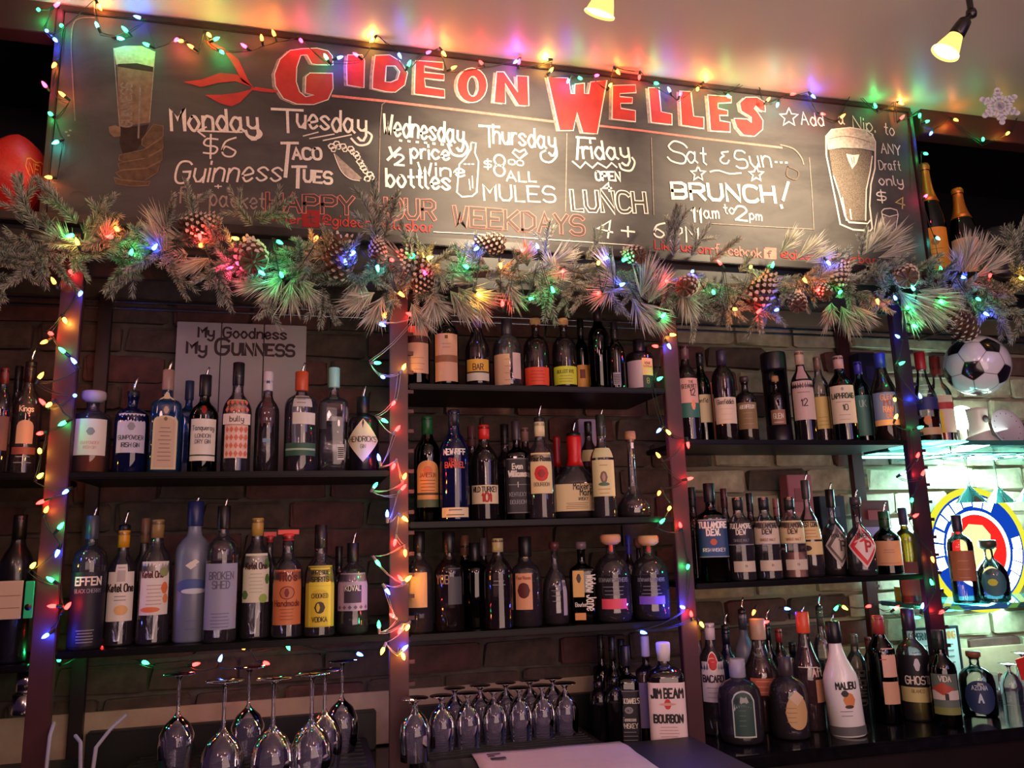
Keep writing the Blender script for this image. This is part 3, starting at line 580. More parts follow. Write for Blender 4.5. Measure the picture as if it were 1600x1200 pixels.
def decor(t, prof, R, H, sq, dep, shapes):
    def box_(q):
        if q[0] in 'ra': return (q[1], q[2], q[3], q[4])
        if q[0] in 'od': return (q[1]-q[3], q[1]+q[3], q[2]-q[4], q[2]+q[4])
        if q[0] == 'l': return (-q[5], q[5], q[1], q[2])
    grp = []                                                # shapes that touch belong to one label
    for q in shapes:
        if q[0] in 'tv': continue
        b = box_(q); hit = [g_ for g_ in grp if any(b[0] <= c[1] and c[0] <= b[1] and b[2] <= c[3]+.01 and c[2] <= b[3]+.01 for c in g_[1])]
        ng = ([x for g_ in hit for x in g_[0]]+[q], [x for g_ in hit for x in g_[1]]+[b]); grp = [g_ for g_ in grp if g_ not in hit]+[ng]
    order = {id(q): i for i, q in enumerate(shapes)}
    LB = [(MB(), MB(), g_[1], {id(q) for q in g_[0]}) for g_ in grp]; free = (MB(), MB(), [], set())
    def home(q):
        for L_ in LB:
            if id(q) in L_[3]: return L_
        if q[0] in 'tv':
            v = q[2]+.02 if q[0] == 't' else q[2]-.05; u = (q[6] if len(q) > 6 and q[6] else 0)
            for L_ in LB:
                if any(c[0] <= u <= c[1] and c[2] <= v <= c[3] for c in L_[2]): return L_
        return free
    lab = txt = None; k = [0]
    def fn(u, v, off):                                      # u in radians of arc, v a fraction of the height
        r = R*interp(prof, min(max(v, 0), 1)); body = min(1, max(0, (r/R-.45)/.35))
        if sq > 2.5:
            n = 2+(sq-2)*body; w_ = max(-1.12, min(1.12, u)); th = w_*.86; c, s = math.sin(th), -math.cos(th)
            q = (abs(c)**n+abs(s)**n)**(-1/n); return Vector((r*c*q*(1+off/R), r*s*q*(1+(dep-1)*body)-off, v*H))
        return Vector(((r+off)*math.sin(u), -(r+off)*math.cos(u)*(1+(dep-1)*body), v*H))
    def strip(u0, u1, lo, hi, m, off):
        N = max(4, int((u1-u0)*10)); vs = []; Mv = 3
        for i in range(N+1):
            u = u0+(u1-u0)*i/N; a, b = lo(u), hi(u)
            for j in range(Mv+1): vs.append(fn(u, a+(b-a)*j/Mv, off))
        lab.add(vs, [(i*(Mv+1)+j, (i+1)*(Mv+1)+j, (i+1)*(Mv+1)+j+1, i*(Mv+1)+j+1) for i in range(N) for j in range(Mv)], m, True)
    for s in shapes:
        lab, txt, _a, _b = home(s)
        k[0] += 1; off = .0006+k[0]*.00022
        if s[0] == 'r': strip(s[1], s[2], lambda u: s[3], lambda u: s[4], paint(s[5]), off)
        elif s[0] == 'o':
            _, cu, cv, ru, rv, col = s; e = lambda u: rv*math.sqrt(max(0, 1-((u-cu)/ru)**2)); strip(cu-ru, cu+ru, lambda u: cv-e(u), lambda u: cv+e(u), paint(col), off)
        elif s[0] == 'd':
            _, cu, cv, ru, rv, col = s; e = lambda u: rv*max(0, 1-abs(u-cu)/ru); strip(cu-ru, cu, lambda u: cv-e(u), lambda u: cv+e(u), paint(col), off); strip(cu, cu+ru, lambda u: cv-e(u), lambda u: cv+e(u), paint(col), off)
        elif s[0] == 'a':
            _, u0, u1, v0, v1, col = s; c = (u0+u1)/2; hw = (u1-u0)/2; rise = hw*R/H*.8
            strip(u0, u1, lambda u: v0, lambda u: v1-rise+rise*math.sqrt(max(0, 1-((u-c)/hw)**2)), paint(col), off)
        elif s[0] in 'tv':
            s = tuple(s)+(None,)*(8-len(s)); _, tx, v, h, col, mw, cu, th = s; cu = cu or 0
            st, W = lettering(tx); hm = h*H; wm = W*hm; mx = (mw or 1.5)*R
            f_ = min(1, 1.0*mx/wm) if s[0] == 't' else 1; sx = hm*f_; sc = hm*f_**.45
            wid = max(.00055, hm*(th or .13)*min(1, .12+sx/hm)); M_ = paint(col, .6)
            for q in st:
                p = []
                for i, a in enumerate(q):                   # keep segments short so they bend with the glass
                    if i:
                        pa = q[i-1]; n = max(1, int(math.hypot(a[0]-pa[0], a[1]-pa[1])*sx/.004))
                        p += [(pa[0]+(a[0]-pa[0])*j/n, pa[1]+(a[1]-pa[1])*j/n) for j in range(1, n)]
                    p.append(a)
                if s[0] == 't': g2_ = [(a*sx-W*sx/2+cu*R, b*sc+v*H) for a, b in p]
                else: sv = hm*min(1, (mw or .5)*H/wm); g2_ = [((b-.5)*hm+cu*R, v*H-a*sv) for a, b in p]
                ribbon(txt, g2_, wid, lambda a, b, o: fn(a/R, b/H, o), M_, off+.0003)
        elif s[0] == 'l':                                   # rows of small print
            _, v0, v1, n, col, hw = s
            for i in range(n):
                v = v0+(v1-v0)*i/max(1, n-1); ww = hw*(.7+.3*R_.random()); strip(-ww, ww, lambda u: v-.0035, lambda u: v+.0035, paint(col), off)
    for lab, txt, _a, _b in LB+[free]:
        L = lab.build('label', t) if lab.v else None
        if txt.v: txt.build('lettering', L or t)
W_=(226,218,204); CR=(222,206,168); K=(24,20,22); RD=(176,34,30); PK=(214,150,130); GD=(200,160,80); BL=(40,70,150); GY=(140,138,146)
def lb(u,v0,v1,c): return ('r',-u,u,v0,v1,c)
g='gin bottles on the upper left shelf'
bottle('gin_bottle',142,615,66,'L1',kind='stout',liq='orange',lv=.5,cap='wide',capc=(190,170,176),shapes=[lb(.85,.22,.68,W_),('o',0,.52,.22,.05,GY),('t','GUNPOWDER',.36,.035,PK,1.3),('t','IRISH GIN',.30,.035,PK,1.2)],label='squat orange gin bottle with a cream label, first right of the left post',group=g)
bottle('gin_bottle',205,612,56,'L1',kind='stout',g='navy',liq='clear',lv=.4,pour=1,shapes=[lb(.9,.24,.72,(196,190,210)),('o',0,.56,.24,.05,GY),('t','GUNPOWDER',.40,.05,K,1.6),('t','IRISH GIN',.31,.05,K,1.4)],label='deep blue squat gin bottle with a pale label and metal pourer',group=g)
bottle('gin_bottle',293,597,38,'L1',Y=.15,kind='square',sq=6,g='blue',cap='flat',capc=(40,50,80),label='blue square bottle half hidden behind the arched-label one',group=g)
bottle('gin_bottle',259,580,50,'L1',kind='square',sq=6,g='blue',liq='clear',lv=.6,cap='flat',capc=(150,120,110),pour=(200,120,110),shapes=[('a',-.78,.78,.03,.82,(205,190,150)),('a',-.66,.66,.05,.79,(196,166,140)),('o',0,.62,.3,.055,(90,80,100)),('o',0,.62,.2,.038,(190,170,150)),('o',0,.53,.14,.02,(110,90,50)),('l',.12,.44,9,(130,100,90),.45)],label='sky blue square gin bottle with a tall arched beige label',group=g)
bottle('gin_bottle',318,588,48,'L1',kind='apoth',g='green',liq='clear',lv=.5,cap='flat',pour=1,shapes=[lb(.95,.12,.56,W_),lb(.95,.17,.185,(30,60,40)),('o',0,.66,.22,.045,(150,24,30)),('t','Tanqueray',.44,.05,(70,80,90),1.5),('t','LONDON',.36,.04,(90,90,100),1.2),('t','DRY GIN',.30,.04,(90,90,100),1.2)],label='round-shouldered green gin bottle with a cream label and red seal',group=g)
pat=[('d',-.62+i*.31,.17+j*.075,.13,.03,(214,110,84)) for i in range(5) for j in range(4)]+[('d',-.62+i*.31,.58+j*.07,.13,.028,(214,110,84)) for i in range(5) for j in range(2)]
bottle('gin_bottle',370,569,48,'L1',kind='std',liq='clear',lv=.3,cap='flat',capc=(16,14,16),shapes=[lb(.85,.13,.68,(236,196,176))]+pat+[lb(.85,.44,.54,(232,214,200)),('t','bully',.465,.05,(90,70,60),.9)],label='clear bottle with a pink diamond-patterned label and black cap',group=g)
bottle('gin_bottle',417,583,40,'L1',kind='wine',g='dim',liq='clear',lv=.5,cap='flat',capc=(200,196,200),shapes=[('r',-.34,.34,.83,.95,(50,60,110)),('v','DINGLE',.76,.09,(80,36,40),.34,0,.2),('r',-.3,.3,.30,.34,(120,150,170))],label='slim clear bottle with dark lettering running down its front',group=g)
bottle('gin_bottle',470,583,54,'L1',kind='stout',liq='clear',lv=.28,cap='flat',capc=(190,80,40),pour=(200,90,50),shapes=[('r',-.5,.7,.66,.78,(196,190,180)),('l',.70,.74,2,(90,90,90),.3),('r',-.5,.95,.48,.60,(210,204,190)),lb(1.0,.16,.29,(46,86,66)),lb(1,.215,.235,(150,180,150))],label='clear round gin bottle with two cream strips and a green band',group=g)
bottle('gin_bottle',521,577,48,'L1',Y=.07,kind='square',sq=6,liq='clear',lv=.5,cap='flat',capc=(150,210,196),shapes=[('r',-.95,-.5,.42,.68,(50,46,52)),('r',.3,.72,.12,.27,(214,210,206))]+[('r',.33,.69,.14+i*.018,.15+i*.018,K) for i in range(6)],label='plain square clear bottle with a barcode sticker and pale green cap',group=g)
bottle('gin_bottle',567,622,52,'L1',kind='stout',g='matte',cap='flat',pour=1,shapes=[('d',0,.42,1.12,.30,CR),('t',"HENDRICK'S",.40,.07,K,1.9),('t','GIN',.31,.05,(110,100,80),.6)],label='black apothecary gin bottle with a big cream diamond label',group=g)
bottle('whiskey_bottle',41,560,50,'L0',kind='std',liq='clear',lv=.5,cap='caps',capc=(34,16,18),pour=1,shapes=[lb(.9,.52,.60,(40,20,22)),('t','Kings',.535,.05,W_,.9),('a',-.55,.55,.26,.46,(186,160,140)),('r',-.8,.8,.17,.23,(130,70,60)),('l',.1,.15,2,GY,.6)],label='clear bottle with a dark banner label and pourer, far left upper shelf')
bottle('whiskey_bottle',22,574,36,'L0',Y=.15,kind='std',g='smoke',liq='amber',cap='flat',label='amber bottle with a black cap behind the banner-label one at the far left')
bottle('whiskey_bottle',0,568,40,'L0',kind='std',g='smoke',liq='whisky',cap='caps',capc=(90,30,24),shapes=[lb(.8,.2,.5,(90,50,50))],label='brown bottle cut off by the left edge of the photo, upper shelf')
bottle('wine_bottle',22,800,58,'L9',kind='wine',g='matte',cap='caps',capc=(14,12,14),label='big black wine bottle at the far left lower shelf')
g='vodka bottles on the lower left shelf'
bottle('vodka_bottle',138,808,58,'L2',kind='stout',liq='dark',lv=.58,cap='flat',capc=(60,60,70),pour=1,shapes=[lb(1.35,.03,.60,(18,14,34)),('t','EFFEN',.50,.06,W_,1.5,0,.2),('t','BLACK CHERRY',.44,.03,GY,1.5),('l',.06,.15,5,GY,.5)],label='clear and black vodka bottle nearest the left post',group=g)
bottle('vodka_bottle',222,812,38,'L2',Y=.16,kind='std',liq='clear',cap='flat',capc=(130,92,60),label='clear bottle with a tan cap between and behind two cream-labelled vodkas',group=g)
bottle('vodka_bottle',189,815,50,'L2',Y=.05,kind='std',liq='clear',lv=.5,cap='caps',capc=(220,150,30),pour=1,shapes=[lb(.95,.20,.60,W_),('r',-.4,.4,.60,.66,W_),('r',-.26,.26,.52,.64,(186,176,168)),('t','Ketel One',.44,.07,(40,20,20),1.7,0,.2),('l',.37,.40,2,GY,.4),('o',.1,.29,.45,.04,(220,180,110))],label='clear vodka bottle with a yellow capsule and a peach on its cream label',group=g)
bottle('vodka_bottle',242,803,54,'L2',Y=.06,kind='std',liq='clear',lv=.5,cap='caps',capc=(150,120,70),shapes=[lb(.95,.22,.62,W_),('t','Ketel One',.50,.055,(90,20,24),1.3,-.15,.2),('l',.30,.44,6,(200,160,140),.5),('o',.62,.42,.24,.045,(222,116,60)),('o',.7,.34,.2,.035,(226,140,80)),('o',.55,.54,.3,.035,(140,150,90)),('o',-.2,.26,.6,.02,(222,120,70))],label='clear vodka bottle with oranges on its label and a gold capsule',group=g)
bottle('vodka_bottle',301,786,60,'L2',Y=.05,kind='tall',g='frost',liq='clear',cap='flat',capc=(30,36,90),pour=1,shapes=[('r',-.36,.36,.86,.94,(36,44,110)),('d',-.05,.905,.16,.02,W_),('d',-.1,.565,.3,.03,W_),('d',.12,.59,.22,.022,W_),('o',0,.41,.95,.055,(70,90,150)),('o',.1,.375,.7,.02,(200,206,216)),('l',.1,.16,2,(90,100,150),.3)],label='tall frosted vodka bottle with flying geese and blue neck',group=g)
bottle('vodka_bottle',346,793,54,'L2',Y=.03,kind='stout',g='clear',liq='clear',lv=.62,cap='flat',capc=(18,14,16),pour=1,shapes=[('r',-.38,.38,.86,.91,(190,90,100)),lb(1.15,.10,.60,(148,150,172)),('t','BROKEN',.48,.06,(90,90,104),1.5),('t','SHED',.41,.06,(90,90,104),1.0),('l',.12,.22,5,(110,110,150),.6)],label='clear vodka bottle with a plain blue-grey label and black cap',group=g)
bottle('vodka_bottle',420,824,30,'L2',Y=.17,kind='std',liq='clear',cap='butter',capc=(220,60,50),label='clear bottle with a red flip cap behind the cucumber-label vodka',group=g)
bottle('vodka_bottle',400,801,50,'L2',Y=.06,kind='std',liq='clear',lv=.5,cap='caps',capc=(190,150,70),shapes=[lb(.95,.28,.66,(220,216,188)),('t','Ketel One',.54,.055,(60,20,24),1.4,0,.2),('l',.36,.50,6,(190,190,160),.5),('o',.75,.58,.2,.04,(80,120,50)),('o',-.7,.34,.24,.035,(90,130,60)),('o',.5,.31,.3,.035,(150,180,80)),('o',.75,.46,.18,.04,(80,120,50))],label='clear vodka bottle with green cucumber leaves on a cream label',group=g)
bottle('vodka_bottle',449,820,50,'L2',Y=.04,kind='std',liq='clear',lv=.45,cap='butter',capc=(226,64,54),shapes=[lb(1.05,.12,.62,(206,120,72)),('t',"Tito's",.52,.075,(110,36,24),1.2,0,.18),('o',0,.41,.5,.06,(120,36,24)),('o',0,.41,.44,.052,(190,110,70)),('o',-.02,.41,.16,.04,(120,36,24)),('t','Handmade',.29,.055,(110,36,24),1.6),('l',.17,.26,4,(160,80,50),.5)],label='vodka bottle with a burnt orange label and red flip cap',group=g)
bottle('vodka_bottle',500,822,50,'L2',Y=.03,kind='std',g='clear',liq='clear',lv=.5,cap='flat',capc=(30,18,20),shapes=[lb(1.1,.09,.66,(186,174,60)),lb(.75,.10,.64,(226,206,66)),('t','WHITESIDE',.58,.035,K,1.2),('t','SPIRITS',.51,.045,K,1.1),('a',-.55,.55,.10,.44,(216,190,50)),('t','CROOKED',.36,.045,K,1.0),('o',0,.27,.34,.055,(60,50,20)),('o',-.1,.27,.12,.04,(216,190,50)),('t','VODKA',.14,.045,K,.9)],label='vodka bottle with a tall bright yellow label',group=g)
bottle('vodka_bottle',529,855,30,'L2',Y=.17,kind='std',g='smoke',cap='flat',label='dark-capped bottle tucked behind the yellow-label vodka',group=g)
bottle('liqueur_bottle',551,850,52,'L2',Y=.04,kind='squat',liq='dark',lv=.26,cap='flat',capc=(24,22,24),pour=(230,90,30),shapes=[lb(1.1,.27,.70,(168,140,164)),lb(.55,.36,.56,(56,40,60)),('t','KOVAL',.50,.06,W_,.95)]+[('d',-.85+i*.34,.31,.12,.025,(96,70,100)) for i in range(6)],label='short bottle with an orange pourer and purple-grey patterned label',group=g)
g='bottles on the top middle shelf'
bottle('whiskey_bottle',651,470,42,'C1',Y=.03,kind='wine',g='dark',liq='dark',cap='caps',capc=(30,10,14),shapes=[lb(1,.55,.66,(186,120,100)),lb(1.02,.47,.55,(60,16,20)),lb(1,.13,.47,(190,150,130)),('l',.17,.3,3,(150,100,90),.6)],label='dark tall bottle with a two-band cream label beside the middle post',group=g)  # red light is put into the colour of the cream bands
bottle('whiskey_bottle',697,475,40,'C1',Y=.03,kind='wine',g='dark',liq='dark',cap='caps',capc=(70,50,60),shapes=[lb(1.05,.05,.60,(196,150,128)),('r',-.12,.12,.54,.58,(90,50,40)),('l',.44,.48,2,(150,110,100),.4),lb(1.06,.27,.35,(130,84,56))],label='dark bottle wearing a full pinkish cream label with a brown belt',group=g)
bottle('whiskey_bottle',746,492,40,'C1',kind='slope',g='smoke',liq='whisky',lv=.4,cap='caps',capc=(90,70,120),shapes=[lb(1,.20,.36,(210,160,60)),('t','BAR',.22,.08,(60,20,16),.8),lb(1,.18,.20,(40,16,20)),lb(1,.08,.18,(190,180,170))],label='narrow-necked bottle with a gold and silver low label, top middle shelf',group=g)
bottle('whiskey_bottle',793,500,48,'C1',kind='squat',g='clear',liq='whisky',lv=.3,cap='flat',capc=(50,40,50),shapes=[('r',-1.1,.1,.03,.48,(196,150,118)),('r',.3,.95,.12,.50,(190,160,160)),('l',.1,.4,4,(150,90,80),.3)],label='round clear bottle with a beige label and a loose paper tag',group=g)
bottle('whiskey_bottle',838,500,42,'C1',kind='squat',g='smoke',liq='whisky',lv=.4,cap='cork',shapes=[lb(1.1,.04,.30,(214,66,40)),('l',.1,.24,4,(150,30,20),.6)],label='oval bottle with a red-orange band label low on the glass',group=g)
bottle('whiskey_bottle',882,500,40,'C1',kind='squat',g='smoke',liq='whisky',lv=.4,cap='cork',shapes=[lb(1.1,.06,.32,(196,196,50)),('t','BULLEIT RYE',.22,.05,K,1.4),('l',.1,.18,3,(120,120,40),.6)],label='oval bottle with a yellow-green band label low on the glass',group=g)
bottle('whiskey_bottle',909,500,28,'C1',Y=.13,kind='std',g='dark',cap='flat',shapes=[lb(.9,.1,.4,(210,150,70)),('r',-.3,.3,.22,.34,(110,40,30))],label='dark bottle with a small amber label behind the yellow-green one',group=g)
bottle('whiskey_bottle',936,478,34,'C1',kind='wine',g='dark',liq='dark',cap='caps',capc=(40,20,30),label='tall unlabelled black bottle catching blue glints, top middle shelf',group=g)
bottle('whiskey_bottle',962,505,30,'C1',kind='std',g='dark',liq='dark',cap='flat',shapes=[('r',-.4,.4,.05,.24,(150,140,150))]+[('r',-.34,.34,.07+i*.025,.08+i*.025,K) for i in range(6)],label='black bottle turned to show a small barcode sticker, top middle shelf',group=g)
bottle('whiskey_bottle',1000,532,46,'C1',kind='stout',g='smoke',liq='whisky',cap='flat',shapes=[('r',-1.1,.1,.04,.58,(186,160,168)),('r',.1,.98,.28,.62,(212,176,110)),('t','ickel',.50,.06,K,.7,.5),('t','No 8 Brand',.44,.035,(110,60,40),.7,.5),('r',.1,.98,.03,.28,(26,22,26)),('t','8',.12,.10,(190,110,80),.3,.45)],label='stout bottle with a pink side label and black front label, by the right middle post',group=g)
g='bourbon bottles on the second middle shelf'
bottle('bourbon_bottle',738,668,34,'C2',Y=.15,kind='std',g='smoke',liq='whisky',cap='flat',capc=(90,50,50),label='brown-capped bottle behind the red-necked bourbon marked 101',group=g)
bottle('bourbon_bottle',790,665,34,'C2',Y=.15,kind='std',g='smoke',liq='whisky',cap='flat',label='black-capped bottle behind the black square bourbon',group=g)
bottle('bourbon_bottle',822,662,30,'C2',Y=.16,kind='std',g='smoke',liq='whisky',cap='caps',capc=(150,110,100),label='tan-necked bottle just behind the red rose bourbon',group=g)
bottle('bourbon_bottle',922,652,32,'C2',Y=.14,kind='std',g='smoke',liq='whisky',cap='caps',capc=(20,22,24),shapes=[lb(.9,.55,.66,(200,190,130))],label='dark-necked bottle behind the crest-label bourbon',group=g)
bottle('bourbon_bottle',872,680,34,'C2',Y=.13,kind='maker',g='smoke',liq='whisky',lv=.4,cap='wax',capc=(150,14,18),label='second red wax-dipped bottle, behind the front one',group=g)
bottle('whiskey_bottle',668,648,44,'C2',kind='wine',g='green',liq='whisky',lv=.4,cap='caps',capc=(24,90,50),shapes=[('a',-.85,.85,.14,.55,(200,150,90)),('t','JAMESON',.40,.04,(120,60,30),1.2),('o',0,.46,.35,.04,(190,110,60)),lb(.86,.24,.26,(60,50,30)),lb(.86,.13,.20,(70,90,60)),('l',.28,.37,4,(120,70,40),.6)],label='green-necked bottle with a gold arched label beside the middle post',group=g)
bottle('bourbon_bottle',710,633,48,'C2',kind='std',g='navy',liq='dark',lv=.5,cap='caps',capc=(30,30,44),shapes=[('t','NEW RIFF',.55,.045,W_,1.6,0,.22),('t','SINGLE',.49,.03,(180,60,40),1.0),('t','BARREL',.44,.045,(200,80,60),1.3,0,.2),('r',-1.0,1.0,.03,.11,CR),('l',.05,.09,2,(90,70,50),.6)],label='tall midnight blue bourbon bottle with a cream strip at its foot',group=g)
bottle('bourbon_bottle',757,658,46,'C2',kind='std',g='smoke',liq='whisky',lv=.60,cap='caps',capc=(214,44,40),shapes=[lb(1.1,.16,.34,CR),('t','WILD TURKEY',.275,.055,K,1.8,0,.18),('t','101',.185,.075,RD,.7,.1,.25)],label='bourbon bottle with a bright red neck and low cream label reading 101',group=g)
bottle('bourbon_bottle',808,660,37,'C2',kind='square',sq=5,g='dark',liq='whisky',lv=.6,cap='flat',capc=(60,50,56),shapes=[lb(1.0,.07,.64,(120,112,116)),lb(.96,.08,.63,(34,26,34)),('t','Evan',.53,.06,W_,.9,0,.22),('t','Williams',.45,.06,W_,1.5,0,.22),('t','1',.34,.055,W_,.3),('l',.365,.365,1,GY,.8),('t','KENTUCKY',.245,.045,GY,1.4),('t','BOURBON',.165,.045,GY,1.3)],label='square bourbon bottle with a black label in white lettering',group=g)
bottle('bourbon_bottle',845,648,44,'C2',Y=.03,kind='std',g='clear',liq='whisky',lv=.24,cap='caps',capc=(224,206,160),pour=1,shapes=[('o',0,.88,.12,.022,RD),lb(.85,.24,.63,(220,200,150)),('t','Four Roses',.55,.055,K,1.5,0,.18),('o',0,.43,.52,.075,(200,40,34)),('o',0,.43,.28,.04,(150,20,24)),('t','BOURBON',.31,.035,(120,100,70),1.1)],label='clear bourbon bottle with a red rose on a cream label',group=g)
bottle('bourbon_bottle',899,676,72,'C2',Y=.035,kind='maker',sq=4,dep=.7,g='clear',liq='whisky',lv=.42,cap='wax',capc=(204,22,24),pour=1,shapes=[('r',-1.0,1.0,.09,.40,(222,200,150)),('t',"Maker's",.335,.07,K,1.1,.3,.16),('t','Mark',.265,.07,K,.8,.45,.16),('t','WHISKY',.21,.035,K,.8,.3),('l',.12,.18,4,(160,130,90),.6)],label='wide red wax-dipped bourbon bottle with a broad cream label',group=g)
bottle('bourbon_bottle',942,650,40,'C2',Y=.035,kind='std',g='clear',liq='whisky',lv=.30,cap='flat',capc=(30,34,30),pour=1,shapes=[lb(1,.60,.70,(206,200,150)),lb(1.02,.21,.575,(218,206,154)),('l',.52,.53,1,(150,130,80),.4),('o',0,.40,.3,.06,(110,90,80)),('o',0,.40,.14,.04,(180,140,120)),('o',0,.33,.45,.018,(70,110,80)),('l',.24,.28,2,(170,150,100),.5)],label='bourbon bottle with a crest on its cream label, right of the waxed one',group=g)
bottle('bourbon_bottle',988,676,54,'C2',Y=.05,kind='decanter',g='clear',liq='whisky',lv=.16,cap='cork',shapes=[('r',.1,.9,.84,.91,(214,206,190))],label='long-necked glass decanter with a flared base and a neck tag',group=g)
g='bottles on the third middle shelf'
bottle('bourbon_bottle',727,838,36,'C3',Y=.14,kind='std',g='dark',liq='dark',cap='flat',capc=(120,84,64),shapes=[('r',-.4,.4,.80,.88,(200,180,110))],label='dark bottle with a brown cap and yellow neck band, third middle shelf',group=g)
bottle('bourbon_bottle',756,842,28,'C3',Y=.16,kind='wine',g='smoke',liq='dark',cap='flat',capc=(90,80,90),label='slim grey-necked bottle standing in the back row, third middle shelf',group=g)
bottle('bourbon_bottle',655,832,46,'C3',kind='apoth',g='clear',liq='dark',lv=.30,cap='flat',shapes=[('r',-.9,.55,.26,.62,(222,180,126))],label='round bottle with a blank cream label beside the middle post lights',group=g)
bottle('gin_bottle',702,832,48,'C3',kind='apoth',g='smoke',liq='clear',cap='flat',shapes=[('t','YOB',.50,.09,(130,110,100),.9,-.5),('r',-.1,.9,.28,.66,(70,72,78))],label='grey clear bottle with a dark label patch and letters on the glass',group=g)
bottle('bourbon_bottle',742,850,44,'C3',Y=.05,kind='stout',g='dark',liq='dark',cap='flat',label='squat black bottle without a visible label, third middle shelf',group=g)
bottle('bourbon_bottle',779,835,46,'C3',Y=.04,kind='std',g='smoke',liq='dark',lv=.3,cap='caps',capc=(170,160,110),shapes=[('l',.46,.50,2,GY,.5)],label='smoky bottle with a pale gold neck, third middle shelf',group=g)
bottle('bourbon_bottle',822,840,50,'C3',Y=.04,kind='apoth',g='clear',liq='whisky',lv=.5,cap='flat',shapes=[('r',-.42,.42,.80,.92,(222,190,130)),('o',-.15,.86,.1,.02,(170,50,40)),('r',-.75,.35,.2,.62,(220,160,120)),('t','Four Roses',.55,.04,(150,50,40),.9,-.2),('o',-.2,.42,.4,.09,(90,24,24))],label='bourbon bottle with a cream neck collar and dark rose label',group=g)
bottle('bourbon_bottle',868,848,42,'C3',Y=.04,kind='round',g='clear',liq='whisky',lv=.45,cap='cork',capc=(90,40,44),shapes=[('r',.55,.95,.12,.56,(170,160,176)),('l',.3,.5,4,GY,.4)],label='round bourbon bottle with a grey strip down its right side',group=g)
bottle('bourbon_bottle',910,848,41,'C3',Y=.04,kind='square',sq=6,g='dark',liq='dark',cap='cork',capc=(110,90,100),shapes=[('r',-.78,.1,.34,.68,(220,176,100)),('o',-.34,.58,.2,.06,(60,50,40)),('t','Bourbon',.22,.06,W_,.9,-.2),('r',-.7,.15,.05,.14,(216,150,90)),('v','Widow Jane',.62,.12,W_,.45,.62,.12)],label='dark square bourbon bottle with a tree on a yellow label and white script',group=g)
bottle('bourbon_bottle',985,838,21,'C3',Y=.15,kind='std',g='smoke',cap='flat',capc=(60,60,200),label='blue-capped bottle behind the two wooden-stoppered ones',group=g)
bottle('bourbon_bottle',1000,840,21,'C3',Y=.17,kind='std',g='smoke',liq='whisky',cap='wide',capc=(150,96,90),label='brown-stoppered bottle between the two pink-strip ones, in the back',group=g)
bottle('bourbon_bottle',957,836,58,'C3',Y=.035,kind='squat',g='clear',liq='dark',lv=.55,cap='wide',capc=(220,160,120),shapes=[('r',-.36,.36,.84,.93,(220,60,50)),('t','BOWMAN BROTHERS',.48,.05,GY,1.7),('l',.33,.42,3,GY,.6),('r',-.72,.72,.16,.28,(224,80,104))],label='domed bourbon bottle with a wooden stopper and bright pink strip',group=g)
bottle('bourbon_bottle',1016,838,60,'C3',Y=.035,kind='squat',g='clear',liq='dark',lv=.55,cap='wide',capc=(220,160,120),shapes=[('r',-.36,.36,.84,.93,(180,50,60)),('t','BOWMAN BROTHERS',.48,.045,GY,1.5),('l',.33,.42,3,GY,.6),('r',-.72,.72,.2,.3,(130,90,180))],label='domed bourbon bottle with a wooden stopper and dull purple strip',group=g)  # same bottle as its neighbour, with blue light painted into the band colours
g='bottles on the middle counter'
for x,yt,w,n in ((942,993,30,'leftmost dark-capped bottle of the trio behind the black-label whiskey'),(960,996,30,'middle dark-capped bottle of the trio behind the black-label whiskey'),(974,1000,30,'rightmost dark-capped bottle of the trio behind the black-label whiskey')):
    bottle('whiskey_bottle',x,yt,w,'CT',Y=.15,kind='std',g='dark',liq='dark',cap='flat',label=n,group=g)
bottle('whiskey_bottle',981,1010,38,'CT',Y=.03,kind='square',sq=5,g='dark',liq='dark',cap='flat',capc=(30,26,40),shapes=[lb(1,.06,.60,(120,116,130)),lb(.95,.07,.59,(20,16,30)),('t',"JACK DANIEL'S",.47,.07,W_,1.8,0,.2),('o',0,.40,.4,.035,GY),('t','No 7',.385,.035,K,.4),('t','Tennessee',.29,.05,W_,1.1),('t','WHISKEY',.22,.05,W_,1.3),('l',.1,.18,3,GY,.7)],label='square whiskey bottle with a black label and white lettering on the counter',group=g)
bottle('whiskey_bottle',1012,995,36,'CT',Y=.06,kind='square',sq=5,g='smoke',liq='whisky',cap='flat',capc=(200,190,210),shapes=[lb(1,.16,.60,(190,170,190))],label='white-capped bottle partly hidden behind the big white-label bourbon',group=g)
bottle('bourbon_bottle',1041,999,60,'CT',Y=-.055,kind='square',sq=5,g='smoke',liq='whisky',lv=.7,cap='caps',capc=(222,214,220),shapes=[lb(1.12,.13,.63,(226,206,206)),('t','JIM BEAM',.50,.085,K,1.7,0,.2),('o',0,.445,.24,.045,(200,50,50)),('o',0,.445,.5,.012,(210,160,150)),('t','BOURBON',.29,.07,K,1.5,0,.22),('l',.17,.25,4,(190,150,150),.6)],label='square bourbon bottle with a white label and red medallion on the counter',group=g)
g='scotch bottles on the upper right shelf'
bottle('scotch_bottle',1098,545,30,'R1',Y=.13,kind='std',g='green',liq='whisky',cap='caps',capc=(24,24,30),shapes=[lb(1,.22,.5,CR),('t','enfid',.42,.04,K,1.0)],label='green bottle with a cream label behind the wave-label scotch',group=g)
bottle('scotch_bottle',1074,533,38,'R1',kind='std',g='smoke',liq='whisky',lv=.4,cap='caps',capc=(110,70,80),shapes=[lb(1.05,.36,.60,(222,170,160)),('t','THE',.55,.025,K,.5,.3),('t','GLENLIVET',.50,.05,K,1.3,.15),('t','12',.43,.06,K,.5,.4),lb(1.05,.22,.36,(50,110,100)),('o',.4,.34,.2,.05,(230,150,110))],label='scotch bottle with a pink and sea-green label, first right of the post',group=g)
